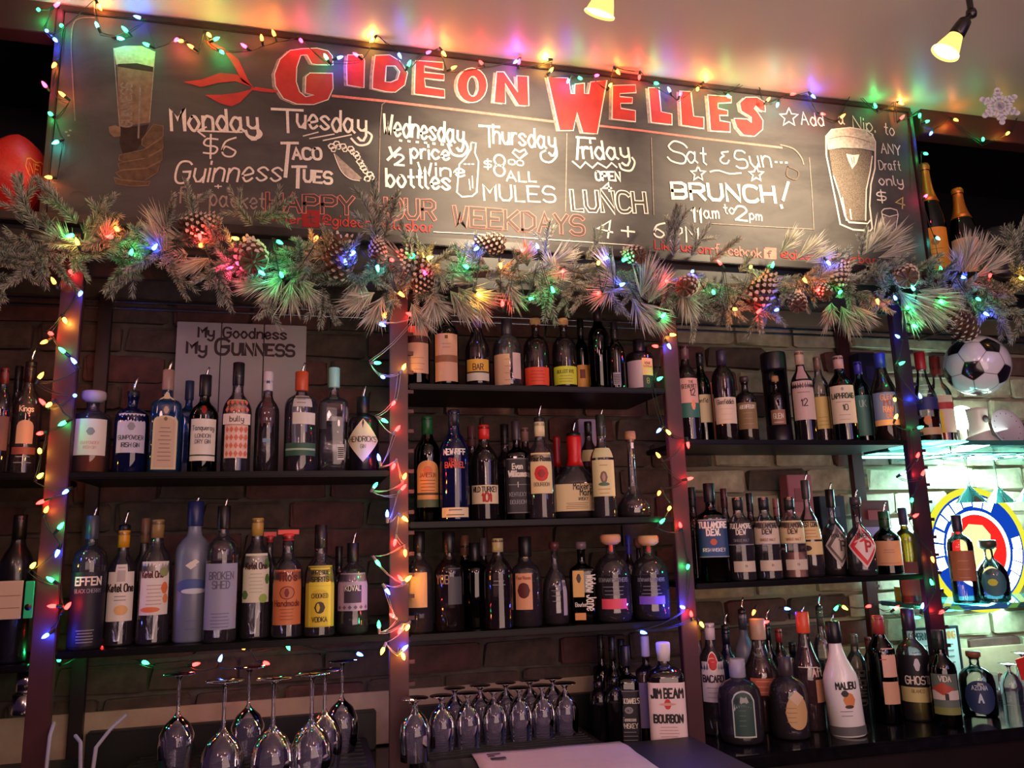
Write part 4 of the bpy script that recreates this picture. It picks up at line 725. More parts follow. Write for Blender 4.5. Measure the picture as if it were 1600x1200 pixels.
bottle('scotch_bottle',1132,544,38,'R1',Y=.05,kind='tall',g='smoke',liq='amber',lv=.4,cap='caps',capc=(50,40,60),shapes=[lb(1.1,.18,.45,(216,196,176)),('t','Glenfiddich',.38,.055,K,1.5),('l',.22,.33,3,(200,180,160),.6)],label='scotch bottle with a wide plain cream label and dark shoulders',group=g)
bottle('scotch_bottle',1167,590,34,'R1',Y=.06,kind='stout',g='smoke',liq='gold',lv=.5,cap='cork',capc=(60,44,50),shapes=[lb(1.1,.2,.62,(130,104,70)),('t','ABERFELDY',.52,.07,W_,1.5,0,.18),('l',.28,.45,3,(170,140,100),.6)],label='short scotch bottle with a tan label beside the black gift tube',group=g)
bottle('scotch_bottle',1283,552,32,'R1',Y=.11,kind='std',g='clear',liq='amber',lv=.5,cap='caps',capc=(120,90,80),shapes=[lb(1.1,.16,.50,(214,186,116)),('l',.2,.28,3,(170,150,90),.6)],label='bottle with a straw yellow label between two cream-label scotches',group=g)
bottle('scotch_bottle',1255,543,38,'R1',Y=.05,kind='std',g='smoke',liq='whisky',cap='caps',capc=(190,160,140),shapes=[lb(1.1,.22,.62,(196,168,164)),lb(.6,.64,.78,(180,150,146)),('t','12',.36,.07,K,.5),('l',.5,.56,2,(130,100,100),.6)],label='tall scotch bottle wrapped with a pale pink label and wired neck',group=g)
bottle('scotch_bottle',1316,551,44,'R1',Y=.04,kind='std',g='green',liq='dark',cap='caps',capc=(196,150,150),shapes=[lb(1.05,.19,.60,(216,200,176)),('o',0,.56,.12,.02,GY),('t','LAPHROAIG',.46,.06,(40,60,40),1.7,0,.2),('l',.42,.42,1,GY,.6),('t','10',.33,.06,K,.45,.1),('l',.23,.28,2,(170,160,140),.5)],label='dark green scotch bottle with a cream label marked 10',group=g)
bottle('scotch_bottle',1347,560,34,'R1',Y=.13,kind='std',g='teal',liq='clear',cap='caps',capc=(60,50,170),shapes=[lb(1.1,.1,.55,(70,120,120)),('t','UK',.42,.09,(150,180,180),.6)],label='teal bottle with a blue neck behind the back post',group=g)
bottle('scotch_bottle',1382,549,46,'R1',Y=.05,kind='slope',g='smoke',liq='amber',lv=.55,cap='caps',capc=(44,52,160),shapes=[lb(1.0,.17,.52,(110,130,180)),('t','GLEN',.44,.06,(222,150,110),.9,.1),('t','MO',.375,.06,(150,60,60),.5,.1),('t','RAN',.31,.06,(222,150,110),.7,.1),('t','GIE',.25,.06,(200,120,90),.6,.2),lb(1.0,.17,.23,(220,176,130))],label='scotch bottle with a blue neck and stacked-letter blue label',group=g)
g='Irish whiskey bottles on the lower right shelf'
for x,yt,w,c,n in ((1086,763,30,(20,30,34),'dark-capped bottle directly beside the lit post, back row'),(1136,765,28,(70,30,34),'maroon-capped bottle between the green and the black label whiskeys'),(1176,772,28,(26,26,34),'black-capped bottle behind the black and cream label whiskeys'),(1217,780,24,(150,90,90),'glass-necked bottle between the two cream label whiskeys')):
    bottle('irish_whiskey_bottle',x,yt,w,'R2',Y=.15,kind='std',g='smoke',liq='whisky',cap='flat',capc=c,label=n,group=g)
bottle('irish_whiskey_bottle',1113,757,48,'R2',Y=.035,kind='square',sq=4,g='dark',liq='dark',cap='flat',capc=(16,24,34),shapes=[('r',-.34,.34,.83,.92,(16,26,36)),('t','@',.85,.05,W_,.4),lb(1.1,.26,.66,(24,60,104)),lb(1.1,.645,.66,GY),lb(1.1,.26,.27,GY),('t','TULLAMORE',.57,.065,W_,1.9,0,.24),('t','D.E.W.',.49,.065,W_,.9,0,.24),('o',0,.42,.26,.035,(180,80,50)),('t','IRISH WHISKEY',.32,.035,W_,1.5)],label='Irish whiskey bottle with a blue-green label, nearest the lit post',group=g)
for x,lc,tc,n in ((1157,(40,34,48),W_,'Irish whiskey bottle with a near-black label above a cream strip'),(1198,(206,190,168),(70,60,60),'cream-label Irish whiskey right beside the near-black label one'),(1238,(216,196,150),(80,60,50),'yellow-cream label Irish whiskey beside the boat-label bottle')):
    bottle('irish_whiskey_bottle',x,772,44,'R2',Y=.035,kind='std',g='clear',liq='clear' if x<1230 else 'blush',lv=.3,cap='caps',capc=(30,36,44),shapes=[('r',-.36,.36,.925,.95,(210,150,120)),lb(1.08,.40,.67,lc),lb(1.08,.40,.41,GY),('t','TULLAMORE',.59,.055,tc,1.7,0,.2),('t','DEW',.52,.055,tc,.7,0,.2),('t','SINGLE MALT',.44,.028,(150,90,70) if x>1190 else GY,1.1),('r',-.7,1.0,.10,.22,(200,186,170)),('t','14',.15,.03,K,.3,.2)],label=n,group=g)
bottle('irish_whiskey_bottle',1265,752,40,'R2',Y=.05,kind='round',g='clear',liq='whisky',lv=.62,cap='flat',capc=(60,56,60),pour=1,shapes=[lb(1.0,.40,.60,(216,186,130)),('t','WEST CORK',.54,.06,K,1.6,0,.22),('l',.43,.5,3,(170,120,70),.6),('r',-1,1,.24,.38,(220,196,140)),('o',-.4,.31,.4,.03,(50,30,30))],label='whiskey bottle with a torn-edge yellow label and silver collar',group=g)
bottle('irish_whiskey_bottle',1303,766,46,'R2',Y=.05,kind='bell',g='clear',liq='whisky',lv=.55,cap='flat',pour=1,shapes=[('d',.25,.36,1.05,.26,(190,180,176)),('d',.27,.36,.9,.215,(96,84,80)),('d',.3,.35,.68,.165,(196,186,176)),('t','POWERS',.45,.05,K,1.0,.25),('t','P',.30,.11,(90,76,74),.4,.5,.2)],label='whiskey bottle with a grey-brown diamond label',group=g)
bottle('irish_whiskey_bottle',1343,778,50,'R2',Y=.035,kind='bell',g='clear',liq='dark',lv=.16,cap='cork',capc=(60,50,56),pour=1,shapes=[('d',.2,.40,1.15,.30,(220,196,190)),('d',.22,.40,1.02,.265,(206,40,48)),('d',.28,.39,.72,.19,(222,204,196)),('t','POWERS',.50,.06,K,1.2,.2),('t','P',.32,.13,RD,.4,.45,.22)],label='whiskey bottle with a bold red diamond label',group=g)
bottle('irish_whiskey_bottle',1386,800,46,'R2',Y=.05,kind='std',g='green',liq='dark',lv=.2,cap='flat',capc=(20,60,30),pour=(20,60,30),shapes=[lb(1.2,.14,.55,(206,150,110)),('l',.36,.40,2,(130,90,60),.5),('l',.18,.2,1,(130,90,60),1.0)],label='green whiskey bottle with a tan label at the right shelf end',group=g)
g='liqueur bottles crowded on the right counter'
for x,yt,w,gl,c,lq,n in ((1095,968,24,'clear',(190,150,60),'gold','thin gold bottle squeezed between the post and the round-logo rum'),(1139,972,34,'navy',(20,20,40),None,'blue-necked bottle with a pourer just right of the round-logo rum'),(1166,945,34,'frost',(60,70,90),'clear','tall pale bottle rising in the back row of the right counter'),(1205,966,26,'dark',(16,14,18),None,'slim black-necked bottle in the back row of the right counter'),(1222,976,28,'smoke',(150,40,40),'red','red-tinted bottle in the back row left of the orange pourer'),(1243,998,30,'dark',(18,16,18),None,'black bottle with a small red label behind the crest-label tequila'),(1288,940,30,'clear',(70,60,60),'clear','tall clear bottle behind the white coconut bottle'),(1340,985,34,'clear',(90,80,84),'clear','clear bottle with letters running up its side'),(1362,990,28,'smoke',(110,50,50),'whisky','brown bottle behind the red-capped green one'),(1395,1000,30,'smoke',(70,40,60),'whisky','maroon-capped bottle left of the black-label tequila')):
    bottle('liqueur_bottle',x,yt,w,'CT',Y=.16+.02*R_.random(),kind='std',g=gl,liq=lq,cap='caps',capc=c,pour=1 if x in (1139,1166,1205,1288) else 0,shapes=[('v','BLEUAUD',.52,.13,(90,80,70),.4,.1)] if x==1340 else [lb(.9,.2,.5,tuple(int(v*.8) for v in c))] if x in (1243,1222) else (),label=n,group=g)
bottle('rum_bottle',1114,965,44,'CT',Y=.09,kind='std',g='clear',liq='clear',lv=.3,cap='caps',capc=(206,190,206),shapes=[('r',-.95,.95,.28,.62,(214,206,220)),('o',0,.62,.42,.085,W_),('o',0,.62,.36,.072,(190,30,44)),('t','BACARDI',.45,.06,(60,40,60),1.6,0,.22),('l',.32,.40,3,(170,160,180),.6)],label='clear rum bottle with a red round emblem on a white label',group=g)
bottle('amaretto_bottle',1190,968,60,'CT',Y=.07,kind='slope',g='clear',liq='red',lv=.66,cap='flat',capc=(190,160,140),shapes=[lb(.7,.34,.50,(190,100,76)),('l',.37,.47,3,(230,170,140),.5)],label='broad reddish liqueur bottle with a cream cap behind the squat ones',group=g)
bottle('tequila_bottle',1156,1030,72,'CT',Y=-.02,kind='squat',g='clear',liq='dark',lv=.12,cap='flat',capc=(150,150,170),shapes=[('a',-.42,.6,.10,.68,(190,200,190)),('a',-.36,.54,.12,.66,(40,70,62)),('l',.25,.5,5,(80,120,110),.2)],label='squat clear bottle with a dark green arched label in the front row',group=g)
bottle('tequila_bottle',1232,1028,64,'CT',Y=-.0,kind='squat',g='clear',liq='dark',lv=.45,cap='flat',capc=(60,50,56),shapes=[('o',.35,.36,.62,.22,(196,160,110)),('d',.35,.55,.4,.10,(206,180,150)),('l',.24,.42,4,(140,100,60),.3)],label='squat clear bottle with a gold crest label in the front row',group=g)
bottle('liqueur_bottle',1262,957,50,'CT',Y=.04,kind='slope',g='clear',liq='red',lv=.72,cap='flat',capc=(220,90,60),pour=(230,110,80),shapes=[('l',.56,.56,1,W_,.9),('t','Aft',.48,.07,(220,190,190),.8,.6,.2),('r',.4,1.2,.25,.45,(200,150,120))],label='deep red liqueur bottle with an orange collar and pourer',group=g)
bottle('rum_bottle',1318,972,58,'CT',Y=-.06,kind='slope',g='white',cap='flat',capc=(20,18,22),pour=(180,176,180),tilt=-.05,shapes=[('t','MALIBU',.44,.06,K,1.3,.2,.2),('o',.25,.34,.34,.065,(206,130,70)),('o',.05,.40,.22,.03,(40,40,34)),('o',.2,.28,.26,.016,(60,40,30)),('l',.2,.24,2,GY,.4),('r',-1.3,1.3,.02,.10,(90,90,92))],label='white opaque bottle with a palm and sunset, leaning slightly',group=g)
bottle('liqueur_bottle',1380,958,48,'CT',Y=.03,kind='wine',g='green',liq='whisky',lv=.45,cap='caps',capc=(170,60,60),shapes=[('r',-.1,1.0,.42,.68,(216,170,150)),('l',.58,.60,1,(190,60,50),.3),('l',.46,.54,3,(190,130,110),.0),('r',-.2,1.0,.18,.38,(206,160,130))],label='green liqueur bottle with a red capsule and two cream labels',group=g)
bottle('tequila_bottle',1428,952,54,'CT',Y=.03,kind='apoth',g='clear',liq='gold',lv=.34,cap='flat',capc=(40,30,50),shapes=[lb(1.15,.32,.62,(18,16,30)),('o',.1,.53,.2,.06,(200,200,210)),('t','GHOST',.35,.07,W_,1.5,.05,.16),lb(1.15,.18,.32,(200,190,130)),('t','BLANCO',.27,.03,(120,90,60),.9)],label='clear tequila bottle with a black label above pale yellow liquid',group=g)
bottle('mezcal_bottle',1474,985,48,'CT',Y=-.07,kind='wine',g='green',liq='dark',lv=.3,cap='flat',capc=(24,34,34),shapes=[lb(1.0,.14,.58,(90,104,96)),lb(1.0,.30,.40,(200,190,180)),('d',-.2,.42,.8,.07,(170,70,50)),('r',-.1,.15,.30,.37,(40,30,30)),lb(1.0,.14,.22,(120,130,70)),('t','VIDA',.50,.06,W_,1.0)],label='dark green mezcal bottle with a painted white house on its label',group=g)
bottle('tequila_bottle',1527,1018,60,'CT',Y=.0,kind='squat',g='bright',cap='cork',capc=(130,80,56),shapes=[('o',0,.34,.9,.27,(30,50,90)),('t','AZUNIA',.46,.07,(190,210,220),1.3),('t','A',.26,.13,(190,214,224),.5,0,.2)],label='squat clear tequila bottle with a round navy label at the counter end',group=g)
# far right bay
ZS['G1']=1.834; ZS['G3']=1.313
bottle('whiskey_bottle',1446,553,42,'G1',Y=.10,kind='slope',g='bright',liq='amber',lv=.3,cap='flat',capc=(160,30,36),shapes=[lb(1.1,.38,.52,(30,30,90)),('l',.56,.66,3,(200,220,230),.5),lb(1.1,.10,.18,(200,150,110)),('o',-.1,.26,.3,.05,(220,120,60))],label='clear bottle with a navy diagonal band left of the soccer ball lamp')
bottle('whiskey_bottle',1470,560,42,'G1',Y=.16,kind='std',g='bright',liq='amber',lv=.3,cap='flat',capc=(150,50,40),shapes=[lb(1.1,.15,.58,(206,180,160)),lb(1.1,.42,.50,(170,40,40)),('r',-.9,0,.15,.40,(230,200,40))],label='bottle with a red and yellow label behind the navy-band one')
bottle('liqueur_bottle',1419,795,38,'G3',Y=.14,kind='stout',g='bright',liq='gold',lv=.85,cap='flat',capc=(80,70,100),shapes=[lb(1.1,.0,.45,(150,84,62))],label='stubby yellow bottle with a brown label left of the lit round sign')
bottle('liqueur_bottle',1503,806,44,'G3',Y=.05,kind='stout',g='bright',cap='flat',capc=(30,30,60),shapes=[lb(1.0,.26,.62,(150,90,64)),('l',.3,.5,3,(190,140,110),.5)],label='clear bottle with a brown label in front of the lit round sign')
bottle('liqueur_bottle',1549,846,56,'G3',Y=.04,kind='round',g='bright',cap='wide',capc=(60,60,44),shapes=[('o',0,.34,.8,.24,(44,96,110)),('o',-.1,.34,.3,.06,(190,200,60))],label='round clear bottle with a teal label in front of the lit round sign')
settle()
# ================================================================ pine garland
def needlemat(name, c0, c1):
    M = bpy.data.materials.new(name); M.use_nodes = True; nt = M.node_tree; b = nt.nodes['Principled BSDF']; b.inputs['Roughness'].default_value = .75
    a = nt.nodes.new('ShaderNodeAttribute'); a.attribute_name = 'frost'; x = nt.nodes.new('ShaderNodeMixRGB')
    x.inputs[1].default_value = srgb(c0)+(1,); x.inputs[2].default_value = srgb(c1)+(1,)
    nt.links.new(a.outputs['Fac'], x.inputs[0]); nt.links.new(x.outputs[0], b.inputs['Base Color']); return M
needleA = needlemat('needle_green', (34, 54, 34), (214, 216, 198)); needleB = needlemat('needle_long', (70, 80, 52), (232, 224, 206))
twigm = mat('twig_bark', (70, 56, 44), .9)
def sprig_mesh(kind, seed, frost):
    r = random.Random(seed); v = []; f = []; fr_ = []
    def needle(p, d, L, wd, fa, fb):
        d = d.normalized(); s = d.cross(Vector((r.uniform(-1, 1), r.uniform(-1, 1), r.uniform(-1, 1)))).normalized()*wd; s2 = d.cross(s).normalized()*wd
        b = len(v); v.extend([p+s, p-s*.5+s2*.87, p-s*.5-s2*.87, p+d*L*.6+s*.9, p+d*L*.6-s*.5+s2*.8, p+d*L*.6-s*.5-s2*.8, p+d*L]); fr_.extend([fa]*3+[(fa+fb)/2]*3+[fb])
        f.extend([(b, b+1, b+4, b+3), (b+1, b+2, b+5, b+4), (b+2, b, b+3, b+5), (b+3, b+4, b+6), (b+4, b+5, b+6), (b+5, b+3, b+6)])
    if kind == 'fir':
        L = .13; bend = r.uniform(-.4, .4)
        for i in range(200):
            t = (i+.5)/200; p = Vector((bend*t*t*L, 0, t*L)); an = i*2.4+r.uniform(-.4, .4)
            d = Vector((math.cos(an), math.sin(an), .75+t*.9)); fz = frost*r.random()
            needle(p, d, .026*(1-.35*t)*r.uniform(.8, 1.2), .00105, fz*.4, min(1, fz*1.6))
        for k in range(2):
            s = 1 if k else -1; o = Vector((bend*.12*L, 0, .35*L)) if k else Vector((bend*.2*L, 0, .5*L)); dd = Vector((s*.8, r.uniform(-.5, .1), .75)).normalized()
            for i in range(60):
                t = (i+.5)/60; p = o+dd*t*.065; an = i*2.4; q = dd.orthogonal().normalized(); q2 = dd.cross(q)
                fz = frost*r.random(); needle(p, q*math.cos(an)+q2*math.sin(an)+dd*(.8+t), .022*r.uniform(.7, 1.1), .0008, fz*.4, min(1, fz*1.6))
    else:
        for i in range(110):
            t = r.random(); p = Vector((0, 0, .01+t*.05)); an = r.uniform(0, 6.283); sp = r.uniform(.15, .75)*(1-.4*t)
            d = Vector((math.cos(an)*sp, math.sin(an)*sp*.8, 1)); fz = frost*r.uniform(.3, 1)
            needle(p, d, r.uniform(.055, .10), .0013, fz*.5, min(1, fz*1.3))
    me = bpy.data.meshes.new('sprig'); me.from_pydata(v, [], f); me.materials.append(needleA if kind == 'fir' else needleB)
    at = me.attributes.new('frost', 'FLOAT', 'POINT'); at.data.foreach_set('value', fr_); me.update(); return me
firs = [sprig_mesh('fir', 10+i, .8+.2*(i % 2)) for i in range(6)]; firs_dark = [sprig_mesh('fir', 30+i, .4) for i in range(2)]; fans = [sprig_mesh('fan', 50+i, .9) for i in range(5)]
GA = [(-40,398),(30,392),(100,385),(200,385),(300,392),(400,405),(500,410),(600,422),(700,428),(800,428),(900,432),(1000,440),(1100,448),(1200,450),(1300,440),(1400,440),(1500,452),(1600,455),(1660,455)]
YG = -.085
gl_ = empty('pine_garland', P(600, 420, YG), label='frosted pine garland with cones draped along the ledge under the chalkboard', cat='garland')
def gchild(o): o.matrix_parent_inverse = Matrix.Translation(-gl_.location); return o
def gpt(px):
    for a, b in zip(GA, GA[1:]):
        if a[0] <= px <= b[0]: t = (px-a[0])/(b[0]-a[0]); return a[1]+(b[1]-a[1])*t
    return 440
gchild(MB().tube([P(x, y, YG+.03) for x, y in GA], .012, twigm, 8).build('stem', gl_))
nS = [0]
def sprig(px, py, dx, dy, me, sc=1.0, Y=YG, out=.35):
    """a sprig rooted where the photo has it, growing along (dx, up dy) and a bit out of the wall"""
    d = Vector((dx, -out, dy)).normalized(); o = link('sprig', me, gl_, P(px, py, Y)); q = d.to_track_quat('Z', 'Y'); o.rotation_mode = 'QUATERNION'
    from mathutils import Quaternion
    o.rotation_quaternion = q @ Quaternion((0, 0, 1), R_.uniform(0, 6.28)); o.scale = (sc,)*3; gchild(o); nS[0] += 1
for i in range(212):                                        # the body of the garland
    px = -30+i*7.95+R_.uniform(-8, 8); gy = gpt(px)
    a = R_.uniform(0, 2*math.pi); lean = .8 if px < 600 else .4
    dx = math.cos(a)+(-lean if R_.random() < .5 else lean*.5); dy = math.sin(a)*.75-(.30 if px < 640 else .12)
    dy = min(dy, -.1 if 880 < px < 1190 else .35)
    me = R_.choice(firs+(firs_dark if px < 640 else firs[:1]))
    if R_.random() < .13: me = R_.choice(fans)
    sprig(px, gy+R_.uniform(-14, 20), dx, dy, me, R_.uniform(.72, 1.0), YG+R_.uniform(-.03, .03), R_.uniform(.1, .9) if not 880 < px < 1190 else .15)
for px, py, dx, dy, k, sc in ((447,428,-.6,-1,1,1.0),(455,432,0,-1,1,1.05),(465,430,.5,-1,1,.9),(425,440,-1,-.4,1,.8),(590,455,-1,-.7,1,1.0),(600,460,-.4,-1,1,1.0),(640,470,.4,-1,1,.95),(655,455,.9,-.9,1,.9),
    (680,450,-.2,-1,1,1.1),(700,450,.6,-1,1,1.1),(715,452,1,-.5,1,1.0),(740,462,.3,-1,1,.8),(965,440,-.8,.9,1,.9),(1000,470,.2,1.2,1,1.1),(1010,478,.5,1,1,1.0),(985,455,-1,.2,1,.9),(960,450,-.8,-.6,1,1.0),(985,462,.3,-1,1,1.1),(1000,470,.6,-1,1,1.0),
    (1215,400,.6,.8,1,.8),(1240,408,.8,.6,1,.9),(1255,412,1,.35,1,.8),(1350,400,.5,.9,1,1.0),(1360,398,.9,.7,1,1.1),(1368,404,1,.3,1,.9),(1300,470,-.6,-1,1,1.0),(1312,475,0,-1,1,1.0),(1325,470,.5,-1,1,.9),
    (1400,450,.3,-1,1,1.2),(1410,455,.7,-1,1,1.3),(1420,455,1,-.8,1,1.3),(1405,462,0,-1,1,1.1),(1430,452,1,-.45,1,1.1),(1505,428,0,1,1,1.1),(1512,430,.5,1,1,1.1),(1520,435,1,.7,1,1.1),(1500,430,-.5,.8,1,.8),
    (302,350,.1,1,0,.8),(405,348,.8,.5,0,.9),(395,352,-.7,.5,0,.8),(395,340,1,.2,0,.8),(590,370,-.1,1,0,1.1),(600,372,.3,1,0,1.0),(590,400,0,1,0,1.2),(520,405,-.3,.8,0,.7),(510,400,-.9,.5,0,.7),
    (120,350,-.6,.7,0,1.0),(130,365,.6,.6,0,1.0),(60,360,-.5,.8,0,1.0),(35,350,0,1,0,.9),(250,370,.5,.8,0,.9),(852,400,-.1,1,0,.75),(915,405,.7,.8,0,.75),(1040,385,.3,1,0,1.0),(1052,400,.1,1,0,1.1),(1080,400,.4,.7,0,.9),(1110,410,.7,.6,0,.9),
    (1155,425,.5,.6,0,.65),(1345,400,0,1,0,.7),(650,420,-.4,.9,0,1.0),(800,425,.3,.7,0,.7),(1570,410,.4,1,0,1.2),(1590,420,-.5,.9,0,1.2),(1540,470,.4,-.9,0,1.1),(1580,480,0,-1,0,1.1),
    (430,460,-.2,-1,0,.9),(505,450,0,-1,0,1.0),(510,470,.2,-.8,0,.6),(265,405,.3,-.9,0,.9),(340,410,.2,-1,0,1.0),(860,450,-.3,-.7,0,1.1),(1080,460,.1,-1,0,1.0),(1180,470,-.2,-1,0,1.0)):
    sprig(px, py, dx, dy, R_.choice(fans) if k else R_.choice(firs), sc, YG-.02, .5 if not 1030 < px < 1170 else .1)
# cones
conem = mat('cone_scale', (96, 66, 48), .8, noise=.3, nscale=60); conetip = mat('cone_frost', (206, 186, 170), .85, noise=.2, nscale=90)
def cone_mesh():
    mb = MB(); n = 84
    mb.lathe([(.004, -.045), (.016, -.02), (.014, .02), (.003, .04)], conem, 10)
    for i in range(n):
        t = i/n; a = i*2.39996; z = -.046+t*.088; rr = .020+.016*math.sin(min(1, t*1.15+.12)*math.pi)
        d = Vector((math.cos(a), math.sin(a), 0)); s = Vector((-math.sin(a), math.cos(a), 0)); up = Vector((0, 0, 1)); li = -.2+t*1.1
        b = up*z+d*.007; e = b+d*(rr*.75)+up*(rr*.55*li); wd = .0062*(1-.35*t)
        tp = e+d*.004+up*.006
        mb.add([b-s*.003, b+s*.003, e+s*wd, tp+s*wd*.4, tp-s*wd*.4, e-s*wd, b-up*.003, e-up*.003], [(0, 1, 2, 5), (6, 7, 0), (1, 7, 2), (0, 7, 5), (7, 2, 5)], conem)
        mb.add([e+s*wd, tp+s*wd*.5, tp-s*wd*.5, e-s*wd, e-up*.0028+d*.001], [(0, 1, 2, 3), (0, 3, 4)], conetip)
    return mb.mesh('pine_cone')
cone = cone_mesh()
for px, py, sc, tx, ty in ((392,397,1.15,.5,.4),(530,402,1.2,-.6,.5),(590,390,.7,.2,1),(648,412,1.0,.3,.6),(766,380,.85,.1,-1),(990,398,.8,.9,.2),(1076,445,.9,.4,-.3),(1190,455,1.2,.2,.5),(1310,432,.95,-.5,.9),(1415,430,1.05,.9,.5),(310,350,.9,.9,.3),(1500,505,1.25,.8,.3),(1245,470,.8,-.4,.4),(1285,455,.7,.5,.5),(665,440,.8,.6,-.4)):
    o = link('pine_cone', cone, gl_, P(px, py, YG-.055)); o.rotation_euler = (.9-ty*.5, tx, R_.uniform(0, 6)); o.scale = (sc,)*3; gchild(o)

# ================================================================ strings of lights
BC = dict(r=((255, 40, 36), (1, .035, .03)), o=((255, 120, 40), (1, .22, .03)), y=((255, 190, 50), (1, .46, .06)), g=((40, 235, 120), (.02, 1, .22)), b=((70, 110, 255), (.03, .06, 1)), p=((255, 50, 110), (1, .04, .13)), c=((60, 225, 220), (.03, .8, .65)))
bulbm = {k: glow('bulb_'+k, v[0], 9.0, 1) for k, v in BC.items()}
bmesh_ = {k: MB().lathe([(.0018, 0), (.0042, .003), (.0048, .008), (.0040, .014), (.0018, .019), (.0003, .021)], bulbm[k], 10).mesh('bulb') for k in BC}
wirem = mat('wire_green', (20, 34, 24), .5); wiregrey = mat('wire_clear', (150, 140, 136), .4)
sock = {w_: MB().lathe([(.0028, -.014), (.0038, -.010), (.0040, .001), (.0034, .002)], w_, 8).mesh('socket') for w_ in (wirem, wiregrey)}
def lights_string(label, bulbs, Y, wire=wirem, group='strings of mixed coloured lights', power=1.0, sag=.012, big=()):
    pts = [P(b[0], b[1], b[3] if len(b) > 3 else Y) for b in bulbs]
    t = empty('light_string', pts[0], label=label, cat='string lights', group=None)
    inv = Matrix.Translation(-t.location); w1 = []; w2 = []
    for i, (p, b) in enumerate(zip(pts, bulbs)):
        d = Vector((R_.uniform(-1, 1), R_.uniform(-.9, .1), R_.uniform(-1.1, 1))).normalized()
        o = link('bulb', bmesh_[b[2]], t, p-d*.008); o.rotation_mode = 'QUATERNION'; o.rotation_quaternion = d.to_track_quat('Z', 'Y'); o.matrix_parent_inverse = inv
        link('socket', sock[wire], o)
        L = bpy.data.lights.new('bulb_glow', 'POINT'); L.energy = BULB_W*power*(8.0 if (b[0], b[1]) == (1067, 949) else 3.0 if (b[0], b[1]) in big else 1)*(1.5 if b[2] == 'b' else 1); L.color = BC[b[2]][1]; L.shadow_soft_size = .004
        lo = bpy.data.objects.new('bulb_glow', L); COL.objects.link(lo); lo.location = p-t.location; lo.parent = t
        q = p-d*.022; w1.append(q); w2.append(q+Vector((R_.uniform(-.008, .008), .004, R_.uniform(-.008, .008))))
    def wirepath(w):
        out = []
        for a, b in zip(w, w[1:]):
            for k in range(4):
                s = k/4; out.append(a.lerp(b, s)-Vector((0, 0, sag*math.sin(s*math.pi)*min(1, (b-a).length/.1))))
        return out+[w[-1]]
    mb = MB().tube(wirepath(w1), .0011, wire, 5).tube(wirepath(w2), .0010, wire, 5)
    o = mb.build('wire', t); o.matrix_parent_inverse = inv
TOP = [(60,15,'g'),(88,8,'p'),(73,48,'b'),(86,62,'b'),(155,10,'o'),(152,40,'c'),(196,47,'g'),(187,60,'c'),(216,27,'b'),(230,70,'g'),(276,62,'p'),(283,64,'o'),(299,73,'o'),(326,54,'y'),(337,61,'g'),(346,81,'g'),(382,72,'p'),(409,60,'o'),(428,53,'o'),(470,63,'p'),(510,90,'g'),(530,90,'b'),(557,86,'p'),(582,62,'y'),(624,86,'b'),(639,100,'g'),(669,82,'p'),(693,83,'y'),(708,106,'o'),(752,98,'r'),(806,96,'b'),(811,97,'p'),(853,92,'y'),(861,110,'y'),(888,126,'b'),(906,122,'g'),(932,118,'p'),(953,134,'y'),(965,112,'o'),(999,120,'r'),(1025,130,'g'),(1046,141,'b'),(1063,148,'p'),(1090,139,'y'),(1103,126,'o'),(1138,150,'g'),(1170,122,'p'),(1193,128,'y'),(1200,156,'o'),(1215,163,'c'),(1238,147,'r'),(1270,150,'b'),(1285,178,'r'),(1316,182,'o'),(1333,140,'o'),(1368,166,'g'),(1407,161,'y'),(1409,184,'r'),(1437,180,'g'),(1448,190,'g'),(1455,208,'b'),(1493,187,'o'),(1536,218,'g'),(1575,208,'y'),(1600,170,'y')]
lights_string('string of coloured lights draped along the top edge of the chalkboard', TOP, -.03, sag=.006, power=1.3, big={(582,62),(155,10),(853,92),(999,120),(1103,126),(669,82),(811,97)})
lights_string('coloured lights hanging down the left edge of the chalkboard', [(96,40,'g'),(85,101,'o'),(70,133,'p'),(98,148,'o'),(79,178,'g'),(88,222,'c'),(77,277,'o')], -.02)
lights_string('coloured lights down the right chalkboard edge by the champagne bottles', [(1446,240,'g'),(1446,307,'p'),(1465,372,'c'),(1470,420,'g')], -.03, power=.7)
GAR = [(111,368,'g'),(121,379,'o'),(173,370,'r'),(182,357,'o'),(205,395,'g'),(241,387,'b'),(312,369,'r'),(314,383,'o'),(358,420,'p'),(369,373,'y'),(408,426,'c'),(436,378,'g'),(440,430,'g'),(494,372,'o'),(540,410,'b'),(552,395,'b'),(590,418,'c'),(612,406,'r'),(626,459,'o'),(645,400,'g'),(664,427,'p'),(670,403,'y'),(729,417,'g'),(748,460,'y'),(745,388,'b'),(782,414,'o'),(785,475,'r'),(817,391,'r'),(830,467,'g'),(840,386,'b'),(864,454,'g'),(880,423,'r'),(935,411,'y'),(936,458,'r'),(947,403,'b'),(971,445,'b'),(975,406,'g'),(1035,494,'g'),(1042,440,'r'),(1082,424,'b'),(1115,457,'g'),(1125,411,'r'),(1148,483,'o'),(1173,417,'y'),(1185,487,'r'),(1207,415,'g'),(1214,484,'b'),(1257,437,'o'),(1277,454,'r'),(1294,410,'b'),(1313,456,'g'),(1371,470,'o'),(1399,466,'b'),(1418,481,'g'),(1427,451,'c'),(1428,509,'g'),(1470,471,'g'),(1504,433,'b'),(1528,467,'g'),(1540,490,'b'),(1547,430,'r'),(1595,434,'y')]
lights_string('coloured lights woven through the frosted pine garland', GAR, YG-.075, sag=.02, power=1.3, big={(312,369),(664,427),(358,420),(540,410)})
